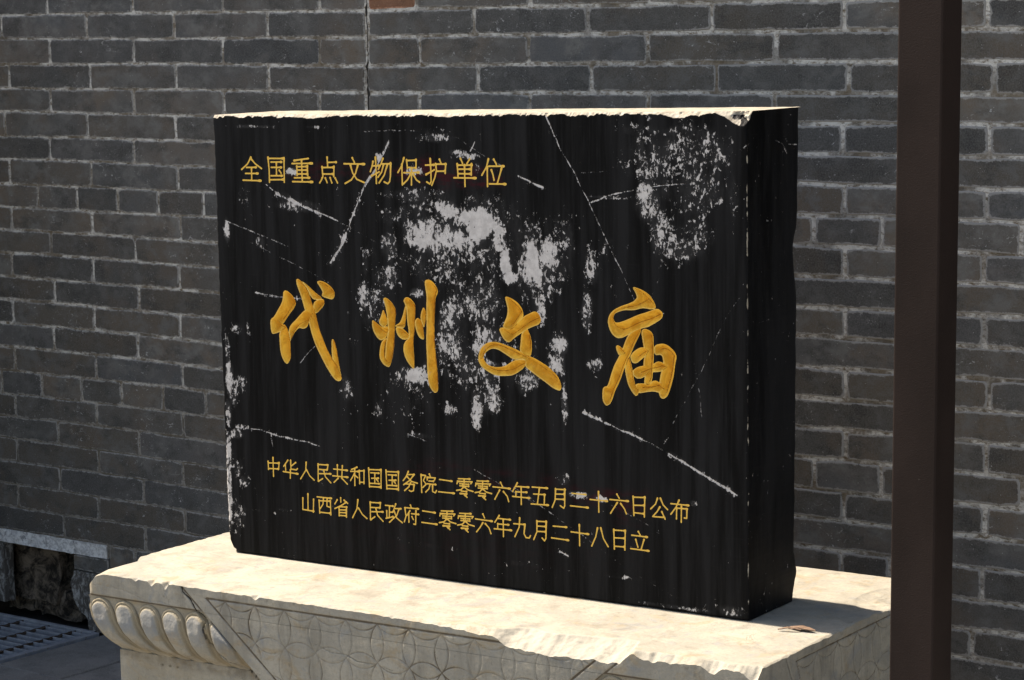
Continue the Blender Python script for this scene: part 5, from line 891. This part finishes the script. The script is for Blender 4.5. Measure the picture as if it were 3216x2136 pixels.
rs = slice(None, None, 8); Xb = X[rs, ::12]; Zb = Z[rs, ::12]; bbk = (bback[rs][:, None] * U[rs, ::12] + .228 * (1 - U[rs, ::12])); za = np.zeros(Xb.shape)
grid_mesh('back_face', Xb, bbk, Zb, M_STELE, ste, dict(wear=za + .1, line=za, red=za, chip=za, gsd=za - 3), flip=True)
mesh_obj('underside', *box_vf(-1.345, -.006, .008, .200, -.0025, .006), M_PIT, ste)

# ------------------------------------------------------------ debris on the pedestal
rd = random.Random(4)
def splinter(s_, b_, L_, wd, ang, lab, z=0.0012):
    vs = []; fs = []; n = 7
    for i in range(n + 1):
        t = i / n; ww = wd * (1 - abs(2 * t - 1) ** 2.2) + wd * .08 + rd.uniform(0, wd * .25); zz = .0015 + .004 * math.sin(t * 3.0) * rd.uniform(.6, 1.2)
        for q, (dy, dz) in enumerate(((-ww, 0), (ww, .0006), (ww * .9, .0022), (-ww, .0016))): vs.append((L_ * (t - .5), dy, zz + dz))
        if i:
            for q in range(4): b0 = (i - 1) * 4; fs.append((b0 + q, b0 + (q + 1) % 4, b0 + 4 + (q + 1) % 4, b0 + 4 + q))
    fs += [(0, 1, 2, 3), (n * 4, n * 4 + 3, n * 4 + 2, n * 4 + 1)]
    o = mesh_obj('wood_splinter', vs, fs, M_WOOD); fixn(o); p = MS @ Vector((s_, b_, z)); o.location = p; o.rotation_euler = (0, 0, ang + DELTA)
    tag(o, lab, 'splinter')
splinter(.128, -.012, .060, .0075, -.1, 'broad brown wood splinter lying in the shadow near the right corner of the pedestal')
splinter(.108, -.030, .046, .0030, .35, 'thin dark wood splinter lying just in front of the broad one on the pedestal')

# ------------------------------------------------------------ post
D0 = 3.53; k_ = D0 / 3.2
def pp(xa, xb, t): return (xa + (xb - xa) * t) * k_
zt_, zb_ = 1.72 + (1.743 - 1.72) * k_, 1.72 + (.735 - 1.72) * k_
def px_at(z, top_, bot_): return (bot_ + (top_ - bot_) * (z - zb_) / (zt_ - zb_)) * k_
post = empty('brown_post', (px_at(GZ, -1.705, -1.716), D0 + .033, GZ), 0, 'dark brown square steel post standing in front of the pedestal, right of the stele', 'post')
pm = Matrix.Translation((-post.location.x, -post.location.y, -post.location.z))
zs = [GZ + .012, 2.75]; bv = .0035; vs = []; fs = []
prof = []
def corner(cx, cy, sx_, sy_, a0):
    for i in range(4):
        an = a0 + i * math.pi / 6; prof.append((cx, cy, math.cos(an), math.sin(an)))
for z in np.linspace(zs[0], zs[1], 16):
    xl = px_at(z, -1.7409, -1.7521); xr = px_at(z, -1.6684, -1.6793); y0, y1 = D0, D0 + .0669
    ring = []
    for (cx, cy, a0) in ((xl + bv, y0 + bv, math.pi), (xr - bv, y0 + bv, 1.5 * math.pi), (xr - bv, y1 - bv, 0), (xl + bv, y1 - bv, .5 * math.pi)):
        for i in range(4): an = a0 + i * math.pi / 6; ring.append((cx + bv * math.cos(an), cy + bv * math.sin(an), z))
    n0 = len(vs); vs += ring
    if n0:
        for i in range(16): fs.append((n0 - 16 + i, n0 - 16 + (i + 1) % 16, n0 + (i + 1) % 16, n0 + i))
fs.append(tuple(range(len(vs) - 16, len(vs))))
o = mesh_obj('post_tube', vs, fs, M_POST, post); fixn(o); o.matrix_parent_inverse = pm
bx = px_at(GZ, -1.705, -1.716)
o = mesh_obj('base_plate', *box_vf(bx - .08, bx + .08, D0 - .045, D0 + .115, GZ + .0005, GZ + .012, .002), M_POST, post); fixn(o); o.matrix_parent_inverse = pm
for sx_ in (-1, 1):
    for sy_ in (-1, 1):
        vs = []; fs = []; cx, cy = bx + sx_ * .062, D0 + .035 + sy_ * .062
        for z in (GZ + .0121, GZ + .021):
            for i in range(6): vs.append((cx + .009 * math.cos(i * math.pi / 3), cy + .009 * math.sin(i * math.pi / 3), z))
        for i in range(6): fs.append((i, (i + 1) % 6, 6 + (i + 1) % 6, 6 + i))
        fs += [tuple(range(5, -1, -1)), tuple(range(6, 12))]
        o = mesh_obj('bolt', vs, fs, M_POST, post); o.matrix_parent_inverse = pm
